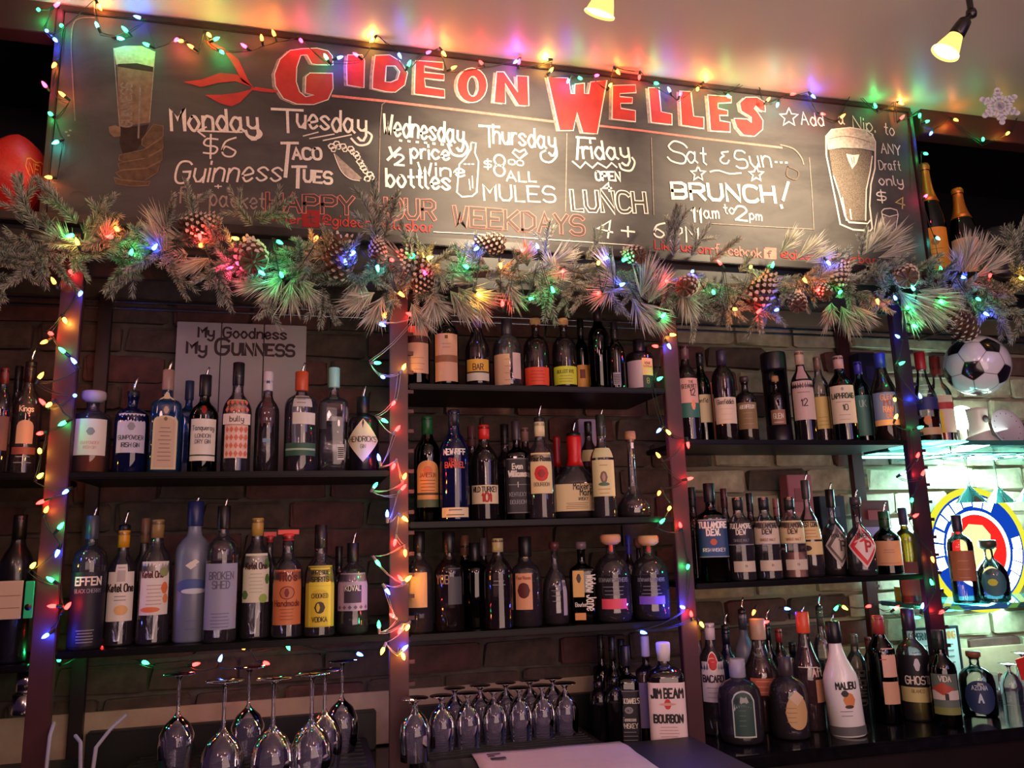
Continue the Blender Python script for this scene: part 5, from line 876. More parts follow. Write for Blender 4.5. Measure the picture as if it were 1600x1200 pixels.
lights_string('coloured lights winding down the left reddish post', [(111,425,'r'),(84,440,'o'),(126,458,'b'),(101,500,'y'),(79,521,'r'),(70,534,'o'),(98,548,'g'),(116,565,'b'),(63,588,'o'),(117,618,'b'),(67,629,'r'),(77,632,'y'),(99,661,'g'),(63,677,'r'),(62,705,'y'),(62,744,'y'),(103,768,'b'),(65,784,'r'),(72,797,'o'),(94,823,'g'),(90,863,'b'),(51,884,'y'),(80,906,'g'),(83,947,'r'),(105,948,'r'),(72,993,'b')], -.045, big={(101,500),(72,993)}, power=.8)
lights_string('coloured lights winding down the post between left and middle bays', [(589,485,'g'),(602,493,'o'),(596,507,'b'),(641,491,'r'),(589,567,'g'),(598,589,'b'),(631,574,'y'),(615,630,'r'),(600,657,'g'),(621,670,'r'),(592,716,'b'),(615,728,'r'),(632,745,'o'),(586,759,'g'),(630,762,'r'),(605,804,'b'),(632,810,'y'),(617,847,'r'),(633,863,'o'),(590,879,'g'),(626,904,'r'),(637,905,'y'),(605,923,'b'),(613,962,'r'),(592,977,'g'),(625,985,'r'),(637,980,'y'),(598,1016,'y'),(632,1013,'b'),(630,1025,'y')], -.045, wiregrey)
lights_string('coloured lights hanging under the lower left shelf above wine glasses', [(561,1022,'b'),(450,1010,'g'),(380,1012,'o'),(415,1036,'r'),(344,1030,'b'),(305,1038,'r'),(226,1035,'g'),(160,1008,'r'),(92,1030,'g')], .10, power=1.8)
lights_string('coloured lights winding down the post between middle and right bays', [(1050,523,'y'),(1045,540,'b'),(1025,541,'r'),(1030,592,'g'),(1030,672,'b'),(1045,676,'y'),(1075,694,'r'),(1029,712,'o'),(1077,748,'r'),(1030,770,'o'),(1046,794,'y'),(1034,815,'g'),(1063,821,'r'),(1075,885,'g'),(1067,949,'b'),(1004,988,'b'),(1080,960,'r'),(1096,975,'y')], -.045, big={(1067,949)})
lights_string('coloured lights spiralling down the dark right end post', [(1403,526,'b'),(1408,568,'g'),(1438,620,'b'),(1398,624,'y'),(1400,652,'y'),(1437,668,'g'),(1434,712,'r'),(1410,740,'b'),(1442,740,'r'),(1425,781,'g'),(1430,806,'r'),(1457,873,'o'),(1456,911,'g'),(1441,948,'b'),(1472,956,'r')], -.05)
lights_string('coloured lights strung behind bottles on the right counter', [(1178,956,'o'),(1196,972,'r'),(1229,951,'b'),(1250,960,'g'),(1306,951,'g'),(1319,949,'y'),(1358,947,'r'),(1400,950,'r'),(1432,965,'g')], .08, power=.8)

# ================================================================ track lamps on the ceiling
def lamp(px, py, Y, label, tgt, dirpx, scale=1.0, watts=LAMP_W, blend=1.0, ang=84):
    tip = P(px, py, Y); t = empty('spot_lamp', (tip.x, tip.y, 3.045), label=label, cat='lamp', group='ceiling spot lamps')
    T = Matrix.Translation(-t.location)
    ax = dirpx.normalized()                                  # direction in which the lamp shines
    Mx = Matrix.Translation(tip) @ (-ax).to_track_quat('Z', 'Y').to_matrix().to_4x4()
    def ch(mb, n, par=t):
        o = mb.build(n, par); o.matrix_parent_inverse = T if par is t else Matrix.Identity(4); return o
    s = scale; shade = glow('lamp_shade', (255, 214, 120), 1.5); bl = mat('lamp_black', (22, 14, 14), .35, coat=.3)
    ch(MB().lathe([(.036*s, 0), (.034*s, .008*s), (.027*s, .03*s), (.020*s, .05*s), (.018*s, .058*s)], shade, 28, Mx, cap=False), 'shade')
    ch(MB().lathe([(.0362*s, .000), (.0375*s, .001), (.0375*s, .004*s), (.0355*s, .005*s)], glow('lamp_rim', (255, 236, 170), 2.2), 28, Mx, cap=False), 'rim')
    ch(MB().lathe([(.033*s, .006*s), (.0335*s, .0075*s)], glow('lamp_lens', (255, 240, 190), 6), 28, Mx), 'bulb')
    ch(MB().lathe([(.019*s, .054*s), (.021*s, .06*s), (.019*s, .085*s), (.0165*s, .10*s), (.012*s, .105*s)], bl, 20, Mx), 'socket')
    top = Mx @ Vector((0, 0, .105*s)); kn = top+Vector((.02, 0, .02))
    ch(MB().tube([top, top.lerp(kn, .6), kn, kn+Vector((0, 0, .03)), Vector((kn.x, kn.y, 3.03))], .008, bl, 10), 'arm')
    ch(MB().lathe([(.0, -.014), (.012, -.01), (.014, 0), (.012, .01), (0, .014)], bl, 14, Matrix.Translation(kn), cap=False), 'swivel')
    ch(MB().lathe([(.045, -.016), (.05, -.01), (.05, 0)], bl, 24, Matrix.Translation((kn.x, kn.y, 3.044))), 'canopy')
    l = light('lamp_beam', 'SPOT', tip+ax*.012, watts, (1, .78, .50), .02, tgt, spot_size=math.radians(ang), spot_blend=blend)
    return t
lamp(1476, 84, -.62, 'lit black spot lamp with a glowing shade near the top right corner', P(1200, 285, 0), Vector((-.42, .30, -.72)), 1.0)
lamp(936, 24, -.62, 'gold spot lamp cut by the top edge of the photo above the chalkboard', P(790, 275, 0), Vector((-.2, .42, -.8)), 1.0)
light('lamp_beam', 'SPOT', (-.9, -.9, 2.85), 9, (1, .42, .16), .03, (-.45, 0, 2.62), spot_size=math.radians(60), spot_blend=1)
light('ceiling_fill_light', 'AREA', (.9, -2.6, 1.7), 34, (1, .66, .56), 1.8, (1.0, -.6, 3.0))
# ================================================================ poster of three planks
def at(px, py, Y): return P(px, py, Y)
def proot(name, loc, **k): return empty(name, loc, **k)
def child(mb, name, t):
    o = mb.build(name, t); o.matrix_parent_inverse = Matrix.Translation(-t.location) if t.rotation_euler.z == 0 else Matrix.Identity(4); return o
YP = .285
a, b = P(277, 502, YP), P(479, 508, YP); x0, x1, z1 = a.x, b.x, a.z; z0 = ZS['L1']+.001
t = proot('wooden_poster', ((x0+x1)/2, YP, z0), label='white plank sign with dark lettering leaning on the wall behind the gin bottles', cat='sign')
pm_ = mat('poster_white', (168, 158, 154), .7, noise=.06, nscale=12)
c1_, c2_ = P(345, 540, YP).x, P(412, 540, YP).x
for xa, xb in ((x0, c1_-.0015), (c1_+.0015, c2_-.0015), (c2_+.0015, x1)): child(MB().bbox((xa, YP, z0), (xb, YP+.012, z1), pm_, .0015), 'plank', t)
def ontext(mb, txt, x0, z0, x1, h, Y, m, wd): 
    st, W = lettering(txt)
    for s in st: ribbon(mb, [(x0+(p[0]/W)*(x1-x0), z0+p[1]*h) for p in s], wd, lambda u, v, o: Vector((u, Y-o, v)), m, .0008)
pk = paint((44, 16, 24)); T_ = MB()
w1 = lambda px, py: P(px, py, YP)
ontext(T_, 'My', w1(310,526).x, w1(310,526).z, w1(334,526).x, .030, YP, pk, .0062); ontext(T_, 'Goodness', w1(349,527).x, w1(349,527).z, w1(447,528).x, .030, YP, pk, .0058)
ontext(T_, 'My', w1(292,551).x, w1(292,551).z, w1(322,551).x, .034, YP, pk, .0072)
ontext(T_, 'G', w1(337,553).x, w1(337,553).z, w1(357,553).x, .046, YP, pk, .0085); ontext(T_, 'UINNESS', w1(363,554).x, w1(363,554).z, w1(459,555).x, .034, YP, pk, .0080)
child(T_, 'lettering', t)
# ================================================================ gift tube, boxes
zr = ZS['R1']
c = P(1215, 640, .10); R0 = .040; tm = mat('tube_black', (20, 14, 26), .35); ht = P(1215, 553, .10).z-zr
t = empty('gift_tube', (c.x, .10, zr+.0006), -.55, label='black gift tube with a cut-out window holding a small bottle', cat='gift box')
MB().lathe([(R0, 0), (R0*1.02, .004), (R0*1.02, ht*.2), (R0, ht*.2)], tm, 28).build('base', t)
mb = MB(); n = 20
for i in range(n):
    a0 = math.radians(-90+52)+i*math.radians(256)/n; a1 = a0+math.radians(256)/n
    q = lambda a_, r, z: (r*math.cos(a_), r*math.sin(a_), z)
    mb.add([q(a0, R0, ht*.2), q(a1, R0, ht*.2), q(a1, R0, ht*.86), q(a0, R0, ht*.86), q(a0, R0*.93, ht*.2), q(a1, R0*.93, ht*.2), q(a1, R0*.93, ht*.86), q(a0, R0*.93, ht*.86)], [(0,1,2,3),(5,4,7,6)], tm)
mb.build('wall_shell', t)
MB().lathe([(R0*1.02, ht*.80), (R0*1.03, ht*.82), (R0*1.03, ht*.98), (R0*.98, ht), (R0*.3, ht*1.0)], tm, 28).build('lid', t)
make_bottle('scotch_bottle', c.x, .10, zr+.008, ht*.72, .026, kind='stout', g='smoke', liq='whisky', lv=.5, cap='cork', shapes=[lb(1, .15, .5, (150, 110, 90)), ('t','GLEN',.36,.09,W_,1.2), ('l', .2, .3, 2, W_, .6)], label='small scotch bottle standing inside the black gift tube', rot=-.55)
def carton(px0, px1, pytop, z, Y, cols, label, dp=.05):
    a = P(px0, pytop+30, Y); b = P(px1, pytop+30, Y); zt = P((px0+px1)/2, pytop, Y).z
    t = empty('gift_box', ((a.x+b.x)/2, Y, z+.0006), label=label, cat='gift box'); w_ = (b.x-a.x)/2; h = zt-z
    MB().bbox((-w_, 0, 0), (w_, dp, h), paint(cols[0]), .002).build('carton', t)
    f = MB().box((-w_*.96, -.0012, h*.04), (w_*.96, .0, h*.62), paint(cols[1])).build('front_panel', t)
    MB().box((-w_*.5, -.002, h*.72), (w_*.5, -.0004, h*.86), paint(cols[2])).build('crest', t)
carton(1232, 1270, 742, ZS['R2'], .215, ((150, 90, 96), (170, 104, 104), (120, 60, 66)), 'dusty pink carton standing behind the boat-label whiskey')
carton(1283, 1322, 775, ZS['R2'], .215, ((30, 32, 50), (36, 40, 64), (60, 64, 90)), 'dark slate carton standing behind the diamond-label whiskeys')
carton(1345, 1392, 782, ZS['R2'], .215, ((90, 24, 34), (170, 130, 190), (150, 40, 50)), 'crimson and lilac carton behind the green whiskey bottle')
carton(1344, 1380, 552, ZS['R1'], .215, ((18, 16, 44), (22, 20, 56), (40, 36, 90)), 'midnight blue carton behind the stacked-letter scotch')
carton(1112, 1123, 598, ZS['R1'], .19, ((206, 84, 30), (214, 96, 36), (190, 70, 24)), 'narrow orange carton between the two cream-label scotches', .03)
carton(905, 932, 655, ZS['C2'], .215, ((150, 130, 150), (170, 150, 170), (120, 100, 120)), 'pale mauve carton behind the waxed bourbon bottles')
# far left: white box and striped tag on the lower shelf
def px_box(name, px0, py0, px1, py1, Y, dp, col, **k):
    a = P(px0, (py0+py1)/2, Y); b = P(px1, (py0+py1)/2, Y); zt = P((px0+px1)/2, py0, Y).z; zb = P((px0+px1)/2, py1, Y).z
    t = empty(name, ((a.x+b.x)/2, Y, zb), **k); w_ = (b.x-a.x)/2; return t, w_, zt-zb
t, w_, h = px_box('price_card', -20, 908, 34, 968, -.045, .004, None, label='white card in front of the black wine bottle at the far left', cat='card')
MB().bbox((-w_, 0, 0), (w_, .004, h), paint((206, 176, 150)), .001).build('card', t); MB().box((-w_*.9, -.0006, h*.28), (w_*.9, 0, h*.30), paint((150, 110, 90))).box((-w_*.9, -.0006, h*.6), (w_*.9, 0, h*.62), paint((150, 110, 90))).build('ruled_line', t)
t, w_, h = px_box('price_card', 38, 908, 52, 966, -.045, .004, None, label='bright green card with a small black bird shape, beside the white card', cat='card')
MB().bbox((-w_, 0, 0), (w_, .004, h), paint((40, 200, 130)), .001).build('card', t); MB().lathe([(.001, -.0005), (.008, 0), (.001, .0005)], black, 10, Matrix.Translation((0, -.001, h*.3)) @ Matrix.Rotation(math.pi/2, 4, 'X')).build('bird_mark', t)
c = P(33, 1040, -.03); r = abs(P(57, 1040, -.03).x-P(8, 1040, -.03).x)/2*.92; zt = P(33, 1003, -.03).z; zb = P(33, 1072, -.03).z
t = empty('steel_jigger', (c.x, .03, ZS['L9']-.017), label='stepped chrome cylinder hung under the short lower left shelf', cat='fixture')
MB().lathe([(r*.8, -(zt-zb)*.55), (r*.82, 0)], chrome, 28).build('upper_cup', t); MB().lathe([(r*.95, -(zt-zb)), (r*1.0, -(zt-zb)*.97), (r*1.0, -(zt-zb)*.56), (r*.8, -(zt-zb)*.54)], chrome, 28).build('lower_cup', t)

# ================================================================ stemware (upside down)
gt = glass('stemware_hanging', (248, 254, 252), (170, 214, 208), .03, .03, (190, 230, 224)); gm = glass('stemware', (242, 242, 248), (150, 150, 176), .03, .09, (190, 180, 220))
WINE = [(.0, 0), (.034, .001), (.035, .003), (.010, .007), (.0042, .014), (.0036, .05), (.0040, .085), (.009, .093), (.026, .108), (.037, .130), (.040, .152), (.038, .18), (.033, .205)]
SNIF = [(.0, 0), (.031, .001), (.032, .003), (.012, .007), (.006, .014), (.0060, .022), (.012, .030), (.026, .045), (.0345, .066), (.036, .085), (.034, .11), (.0335, .135)]
MART = [(.0, 0), (.036, .001), (.037, .003), (.008, .008), (.0036, .016), (.0034, .105), (.008, .112), (.030, .140), (.052, .168)]
def stem_mesh(prof, n):
    L = max(z for r, z in prof); f = MB(); 
    q = [(r, L-z) for r, z in prof]; f.lathe(q, gm, 28, cap=False); return f, q
def stemglass(kind, px, pyrim, Y, z, label, group, prof, sc=1.0, up=False):
    c = P(px, pyrim, Y); t = empty(kind, (c.x, Y, z), label=label, cat='glass', group=group)
    L = max(z_ for r, z_ in prof); k = 6
    foot = [(r*sc, (z_ if up else L-z_)*sc) for r, z_ in prof[:4]]; stem = [(r*sc, (z_ if up else L-z_)*sc) for r, z_ in prof[3:-5 if prof is not MART else -2]]; bowl = [(r*sc, (z_ if up else L-z_)*sc) for r, z_ in prof[-6 if prof is not MART else -3:]]
    MB().lathe(foot, gm, 28, cap=False).build('foot', t); MB().lathe(stem, gm, 12, cap=False).build('stem', t); MB().lathe(bowl, gm, 28, cap=False).build('bowl', t); return t
ct = ZS['CT']+.0006
for xa, xb, n in ((-.43, .17, 'black raised drying tray under the tall wine glasses'), (.275, .765, 'black raised drying tray under the short stemmed glasses')):
    t = empty('drying_tray', ((xa+xb)/2, -.02, ct), label=n, cat='tray'); w_ = (xb-xa)/2; tm2 = mat('tray_black', (14, 12, 15), .5)
    MB().bbox((-w_, -.25 if xa < 0 else -.07, 0), (w_, .24, .045), tm2, .004).build('tray_body', t); lip = MB()
    for j in range(12): lip.box((-w_+.02, -.23+j*.04 if xa < 0 else -.06+j*.025, .045), (w_-.02, -.225+j*.04 if xa < 0 else -.055+j*.025, .0485), tm2)
    lip.build('grid', t)
ct2 = ct+.0492
t = empty('speed_rail_lid', (.64, -.28, ct), label='flat black lid in front of the short glasses with the menu sheet on it', cat='lid'); MB().bbox((-.36, -.20, 0), (.36, .17, .048), tm2, .004).build('lid_body', t)
g = 'tall wine glasses upside down on the left counter'
for i, (px, pt, Y, n) in enumerate(((278,1052,.02,'tall upside-down wine glass at the left end of the group'),(350,1060,-.24,'tall upside-down wine glass in the front row, left of three'),(388,1042,.06,'tall upside-down wine glass in the back row behind the left pair'),(427,1062,-.25,'tall upside-down wine glass in the front row, middle of three'),(487,1045,-.22,'tall upside-down wine glass in the front row, right of three'),(507,1040,-.08,'tall upside-down wine glass behind the rightmost front one'),(534,1048,.07,'tall upside-down wine glass alone at the right end of the group'))):
    stemglass('wine_glass', px, 1110, Y, ct2, n, g, WINE, 1.17 if Y < -.1 else 1.1)
g = 'short stemmed glasses upside down in a row on the middle counter'
nm = ['leftmost', 'second from left', 'third from left', 'fourth from left', 'fifth from left', 'sixth from left', 'rightmost']
for i, px in enumerate((648, 690, 731, 772, 812, 848, 884)):
    stemglass('stemmed_glass', px, 1115, -.02+i*.010 if i else -.09, ct2, nm[i]+' in the front row of short upside-down glasses on the middle counter', g, SNIF, .98 if i else 1.08)
for i, px in enumerate((708, 748, 788, 826, 862)):
    stemglass('stemmed_glass', px+3, 1115, .12+i*.012, ct2, ['leftmost', 'second from left', 'middle', 'second from right', 'rightmost'][i]+' in the back row of short upside-down glasses on the middle counter', g, SNIF, .94)
g = 'stemmed glasses at the right end of the counter'
stemglass('wine_glass', 1575, 1040, .10, ct, 'upside-down wine glass at the right end of the counter, front', g, SNIF, .95)
stemglass('wine_glass', 1600, 1040, .16, ct, 'upside-down wine glass at the right end, half out of the frame', g, SNIF, 1.1)
c = P(1550, 1060, .17); t = empty('tumbler', (c.x, .17, ct), label='straight tumbler with a red drink remnant behind the navy-label tequila', cat='glass')
MB().lathe([(.026, 0), (.028, .003), (.033, .085)], gm, 24, cap=False).build('glass_wall', t); MB().lathe([(.02, .004), (.024, .03)], paint((110, 40, 34)), 18).build('residue', t)
# hanging rack with glasses under the teal-lit shelf
zt = ZS['G1']-.017
ra = P(1480, 745, .03); t = empty('glass_rack', (2.05, .10, zt), label='thin wire rack under the teal-lit glass shelf holding glasses', cat='rack')
mb = MB(); wire_ = mat('rack_wire', (90, 100, 110), .3, .8)
for xx in (2.05, 2.15, 2.25, 2.35, 2.47, 2.6): mb.tube([(xx-2.05, -.10, -.022), (xx-2.05, .15, -.022)], .002, wire_, 6)
mb.tube([(0, -.10, -.022), (.6, -.10, -.022)], .002, wire_, 6).build('wire_frame', t)
hg = MB()
for xx in (0, .3, .6): hg.tube([(xx, -.10, -.022), (xx, -.10, -.001)], .002, wire_, 6)
hg.build('hanger', t)
g = 'martini glasses hanging from the rack'
for px, Y, n in ((1512, .06, 'martini glass hanging from the rack, leftmost of three'), (1556, .14, 'martini glass hanging from the rack in the middle, above the lit sign'), (1604, .05, 'martini glass hanging from the rack by the right photo edge')):
    c = P(px, 745, Y); t = empty('martini_glass', (c.x, Y, zt-.024-.168*.95), label=n, cat='glass', group=g); s = .95
    MB().lathe([(r*s, (.168-z)*s) for r, z in MART[:4]], gt, 28, cap=False).build('foot', t); MB().lathe([(r*s, (.168-z)*s) for r, z in MART[3:7]], gt, 12, cap=False).build('stem', t); MB().lathe([(r*s, (.168-z)*s) for r, z in MART[6:]], gt, 28, cap=False).build('bowl', t)

# ================================================================ lit round sign
SY = .268; sc_ = P(1528, 858, SY); SR = .222
t = empty('round_neon_sign', (sc_.x, SY, sc_.z), label='large lit round sign with yellow, blue and red rings and a pale head shape', cat='sign')
RX = Matrix.Rotation(math.pi/2, 4, 'X')
def ring(r0, r1, y, m, n=48, a0=0, a1=2*math.pi):
    mb = MB(); vs = []; 
    for i in range(n+1):
        a = a0+(a1-a0)*i/n
        for r in (r0, r1): vs += [(r*math.cos(a), y, r*math.sin(a)), (r*math.cos(a), y+.006, r*math.sin(a))]
    fs = []
    for i in range(n): b = i*4; fs += [(b, b+2, b+6, b+4), (b+1, b+5, b+7, b+3), (b, b+4, b+5, b+1), (b+2, b+3, b+7, b+6)]
    return mb.add(vs, fs, m)
ring(.001, SR*.97, .010, mat('sign_housing', (40, 44, 50), .4)).build('housing', t)
ring(SR*.90, SR, -.002, glow('sign_yellow', (236, 232, 60), 1.1)).build('outer_ring', t)
ring(SR*.62, SR*.90, -.002, glow('sign_blue', (20, 70, 190), 1.0)).build('blue_band', t)
ring(SR*.56, SR*.62, -.004, glow('sign_white', (236, 250, 255), 5.0)).build('white_ring', t)
ring(.001, SR*.56, -.002, glow('sign_red', (236, 40, 36), 1.2)).build('red_disc', t)
lt = glow('sign_letters', (226, 250, 255), 7.5)
for i, dg in enumerate([196, 180, 164, 147, 131, 115, 99, 83, 67, 6, -9, -24, -39, -54]):
    d0 = math.radians(dg-7.0); d1 = math.radians(dg+6.6); ring(SR*(.68 if i % 3 else .70), SR*.86, -.0045, lt, 4, d0, d1).build('letter_block', t)
hd = [(-.06,-.105),(.05,-.11),(.085,-.075),(.05,-.05),(.062,-.02),(.078,.0),(.055,.018),(.06,.05),(.03,.085),(-.03,.09),(-.075,.05),(-.08,.0),(-.05,-.03),(-.055,-.07)]
tri = tessellate_polygon([[Vector((x, z, 0)) for x, z in hd]]); MB().add([(x, -.0045, z) for x, z in hd], tri, glow('sign_cream', (255, 226, 150), 1.6)).build('head_shape', t)
light('sign_halo', 'POINT', (sc_.x-.18, SY-.05, sc_.z+.02), 15, (.55, .93, 1), .06); light('sign_halo', 'POINT', (sc_.x+.10, SY-.06, sc_.z+.14), 11, (.58, 1, .93), .06)
# under-shelf light strip
t = empty('led_strip', (2.25, .285, ZS['G1']-.022), label='teal light strip under the glass shelf at the right', cat='light strip')
MB().bbox((-.32, 0, -.004), (.5, .012, .004), glow('led_teal', (120, 255, 235), 9), .001).build('diffuser', t)
light('led_strip_light', 'AREA', (2.3, .27, ZS['G1']-.03), 13, (.45, 1, .88), .25, (2.2, .25, 1.3))
light('led_strip_light', 'AREA', (2.3, .20, ZS['G1']+.02), 1.6, (.75, 1, .86), .3, (2.2, .3, 2.3))

t = empty('led_strip', (2.30, .285, ZS['G3']-.024), label='added teal light strip brightening the wall under the lower glass shelf', cat='light strip')  # extra strip, added to brighten the wall and counter below this shelf
MB().bbox((-.32, 0, -.003), (.5, .01, .003), glow('added_teal_glow', (120, 255, 235), 5), .001).build('diffuser', t)
light('led_strip_light', 'AREA', (2.35, .25, ZS['G3']-.035), 5, (.5, 1, .88), .3, (2.3, .25, .98))
# ================================================================ football-shaped (soccer) lamp and its stand
zc = P(1526, 571, .03); RB = .105
t = empty('soccer_ball_lamp', (zc.x, .03, zc.z), 0, label='glossy black and white soccer ball lamp above the teal-lit glass shelf', cat='lamp')
ph = (1+5**.5)/2; V12 = [Vector(v).normalized() for s in (1, -1) for u in (1, -1) for v in ((0, s, u*ph), (s, u*ph, 0), (u*ph, 0, s))]
F20 = []
for i in range(12):
    for j in range(i+1, 12):
        for k in range(j+1, 12):
            if V12[i].dot(V12[j]) > .4 and V12[j].dot(V12[k]) > .4 and V12[i].dot(V12[k]) > .4: F20.append((V12[i]+V12[j]+V12[k]).normalized())
TV = []
for i in range(12):
    for j in range(12):
        if i != j and V12[i].dot(V12[j]) > .4: TV.append((V12[i]*2+V12[j]).normalized())
D_ = ((CAM-Vector((zc.x, .03, zc.z))).normalized()*.97-RT*.15-UP*.17).normalized()
E_ = UP*math.cos(math.radians(36))+RT*math.sin(math.radians(36)); E_ = (E_-D_*E_.dot(D_)).normalized()
n0 = [v for v in V12 if .4 < v.dot(V12[0]) < .9][0]; n0 = (n0-V12[0]*n0.dot(V12[0])).normalized()
RT3 = Matrix((D_, E_, D_.cross(E_))).transposed() @ Matrix((V12[0], n0, V12[0].cross(n0)))
ballw = mat('ball_white', (212, 208, 212), .18, coat=.6); ballk = mat('ball_black', (20, 16, 22), .2, coat=.5)
MB().lathe([(RB*.975*math.sin(math.pi*i/20), -RB*.975*math.cos(math.pi*i/20)) for i in range(21)], mat('seam', (120, 116, 120), .5), 36, cap=False).build('core', t)
def panel(cn, k, m):
    vs = sorted(TV, key=lambda v: -v.dot(cn))[:k]; e1 = cn.orthogonal().normalized(); e2 = cn.cross(e1)
    vs.sort(key=lambda v: math.atan2(v.dot(e2), v.dot(e1))); ce = sum(vs, Vector())/k; mb = MB(); n = 4; 
    for i in range(k):
        a = ce.lerp(vs[i], .965); b = ce.lerp(vs[(i+1) % k], .965); g_ = {}; pts = []
        for r in range(n+1):
            for s in range(r+1):
                q = ce.copy() if r == 0 else ce.lerp(a, r/n).lerp(ce.lerp(b, r/n), s/r); edge = .006 if r == n else 0
                g_[r, s] = len(pts); pts.append(RT3 @ (q.normalized()*RB*(1-edge)))
        fs = [(g_[r, s], g_[r+1, s], g_[r+1, s+1]) for r in range(n) for s in range(r+1)]+[(g_[r, s], g_[r+1, s+1], g_[r, s+1]) for r in range(1, n) for s in range(r)]
        mb.add(pts, fs, m, True)
    mb.build('panel', t)
for v in V12: panel(v, 5, ballk)
for v in F20: panel(v, 6, ballw)
MB().tube([(0, .0, RB*.96), (0, .01, RB+.03), (0, .1, RB+.05), (0, .25, RB+.05)], .006, ballk, 8).build('hanging_arm', t)
zg = ZS['G1']+.0006; c = P(1535, 655, .07)
t = empty('tap_stand', (c.x, .09, zg), label='cream rounded tap stand under the soccer ball lamp', cat='stand')
cw = mat('stand_cream', (206, 196, 184), .35, coat=.3)
MB().lathe([(.055, 0), (.056, .01), (.036, .03), (.030, .07), (.034, .115), (.036, .125), (.01, .130)], cw, 28).build('column', t)
MB().lathe([(.001, -.001), (.013, 0), (.001, .001)], paint((90, 80, 80)), 18, Matrix.Translation((.0, -.034, .085)) @ RX).build('emblem', t)
c = P(1588, 672, .12); t = empty('dotted_plate', (c.x, .16, zg), label='round pale plate with small dark dots leaning behind the tap stand', cat='plate')
Mp = Matrix.Translation((0, 0, .07)) @ Matrix.Rotation(-.2, 4, 'X') @ RX
MB().lathe([(.001, .004), (.055, .004), (.068, .010), (.070, .008), (.056, -.001), (.001, -.001)], mat('plate_pale', (190, 180, 190), .3), 32, Mp, cap=False).build('dish', t)
for i in range(14):
    a = i*.449; MB().lathe([(.0002, .0108), (.0022, .0104)], paint((60, 50, 60)), 8, Mp @ Matrix.Translation((.058*math.cos(a), .058*math.sin(a), 0))).build('dot', t) if 0 else None
dm = MB().lathe([(.0002, .001), (.0022, .0)], paint((60, 50, 60)), 8).mesh('dot')
for i in range(14):
    a = i*.449; o = link('dot', dm, t); o.matrix_local = Mp @ Matrix.Translation((.054*math.cos(a), .054*math.sin(a), .0048))
t = empty('globe_lamp', (P(1500, 625, .22).x, .225, zg), label='small bright white globe lamp shining behind the tap stand', cat='lamp')
MB().lathe([(.018, 0), (.02, .01), (.012, .03), (.012, .07)], cw, 20).build('foot', t); MB().lathe([(.045*math.sin(math.pi*i/12), .115-.045*math.cos(math.pi*i/12)) for i in range(13)], glow('globe_light', (240, 255, 240), 7), 24, cap=False).build('globe', t)
light('globe_lamp_light', 'POINT', (P(1500, 625, .22).x, .225, zg+.115), 1.4, (.85, 1, .88), .047)
# yellow and white coaster stacks on the lower glass shelf
for i, (p0, p1, col, n) in enumerate(((1392, 1412, (200, 222, 226), 'stack of white coasters left of the dark right post'), (1415, 1436, (214, 204, 40), 'stack of yellow coasters left of the dark right post'), (1472, 1492, (206, 200, 50), 'stack of yellow coasters right of the dark right post'), (1496, 1530, (206, 226, 230), 'stack of white coasters below the lit round sign'))):
    a, b = P(p0, 930, -.0), P(p1, 930, -.0); w_ = (b.x-a.x)/2*.9; zz = ZS['G3']
    t = empty('coaster_stack', ((a.x+b.x)/2 if a.x > 1.925 else max((a.x+b.x)/2, 1.96), .20 if i != 1 else .16, zz+.0006), label=n, cat='coasters')
    if a.x < 1.925: t.location = (1.985+i*.075, .225, zz+.0006)
    for k in range(8): MB().bbox((-w_+R_.uniform(-.002, .002), -.02, k*.006), (w_, .02, k*.006+.0052), paint(col), .001).build('coaster', t)

# ================================================================ framed notice, charger and red tag on the right counter
a, b = P(1425, 1010, .24), P(1505, 1010, .24); t = empty('framed_notice', ((a.x+b.x)/2, .262, ct), label='framed white notice with teal and orange heading behind the counter bottles', cat='notice')
w_ = (b.x-a.x)/2; h = P(1460, 985, .24).z-.98; fk = mat('notice_frame', (24, 34, 46), .4)
MB().bbox((-w_, 0, 0), (w_, .008, h), paint((196, 214, 214)), .001).build('sheet', t)
for bx in (((-w_-.008, -.003, 0), (-w_, .010, h+.008)), ((w_, -.003, 0), (w_+.008, .010, h+.008)), ((-w_, -.003, h), (w_, .010, h+.008))): MB().bbox(bx[0], bx[1], fk, .001).build('frame_bar', t)
T_ = MB(); ontext(T_, 'GOVERNMENT', -w_*.9, h-.032, w_*.15, .022, 0, paint((30, 80, 90)), .004); ontext(T_, 'WARNING', w_*.2, h-.032, w_*.92, .022, 0, paint((220, 140, 60)), .004)
for k in range(6): T_.box((-w_*.85, -.0010, h-.055-k*.02), (w_*.8, -.0006, h-.051-k*.02), paint((110, 130, 134)))
T_.build('lettering', t)
a = P(1590, 1010, .06); t = empty('red_tag', (a.x+.05, .08, ct), label='red folded card at the right edge of the photo by the glasses', cat='card')
MB().add([(-.045, 0, .14), (-.03, 0, .075), (.05, .0, .07), (.05, 0, .16), (-.045, .003, .14), (-.03, .003, .075), (.05, .003, .07), (.05, .003, .16)], [(0,1,2,3),(7,6,5,4),(0,4,5,1),(3,2,6,7),(0,3,7,4)], paint((220, 50, 40))).build('card', t)
MB().tube([(.0, .001, 0), (.01, .001, .04), (.01, .001, .075)], .0018, wire_, 6).build('wire_stand', t)

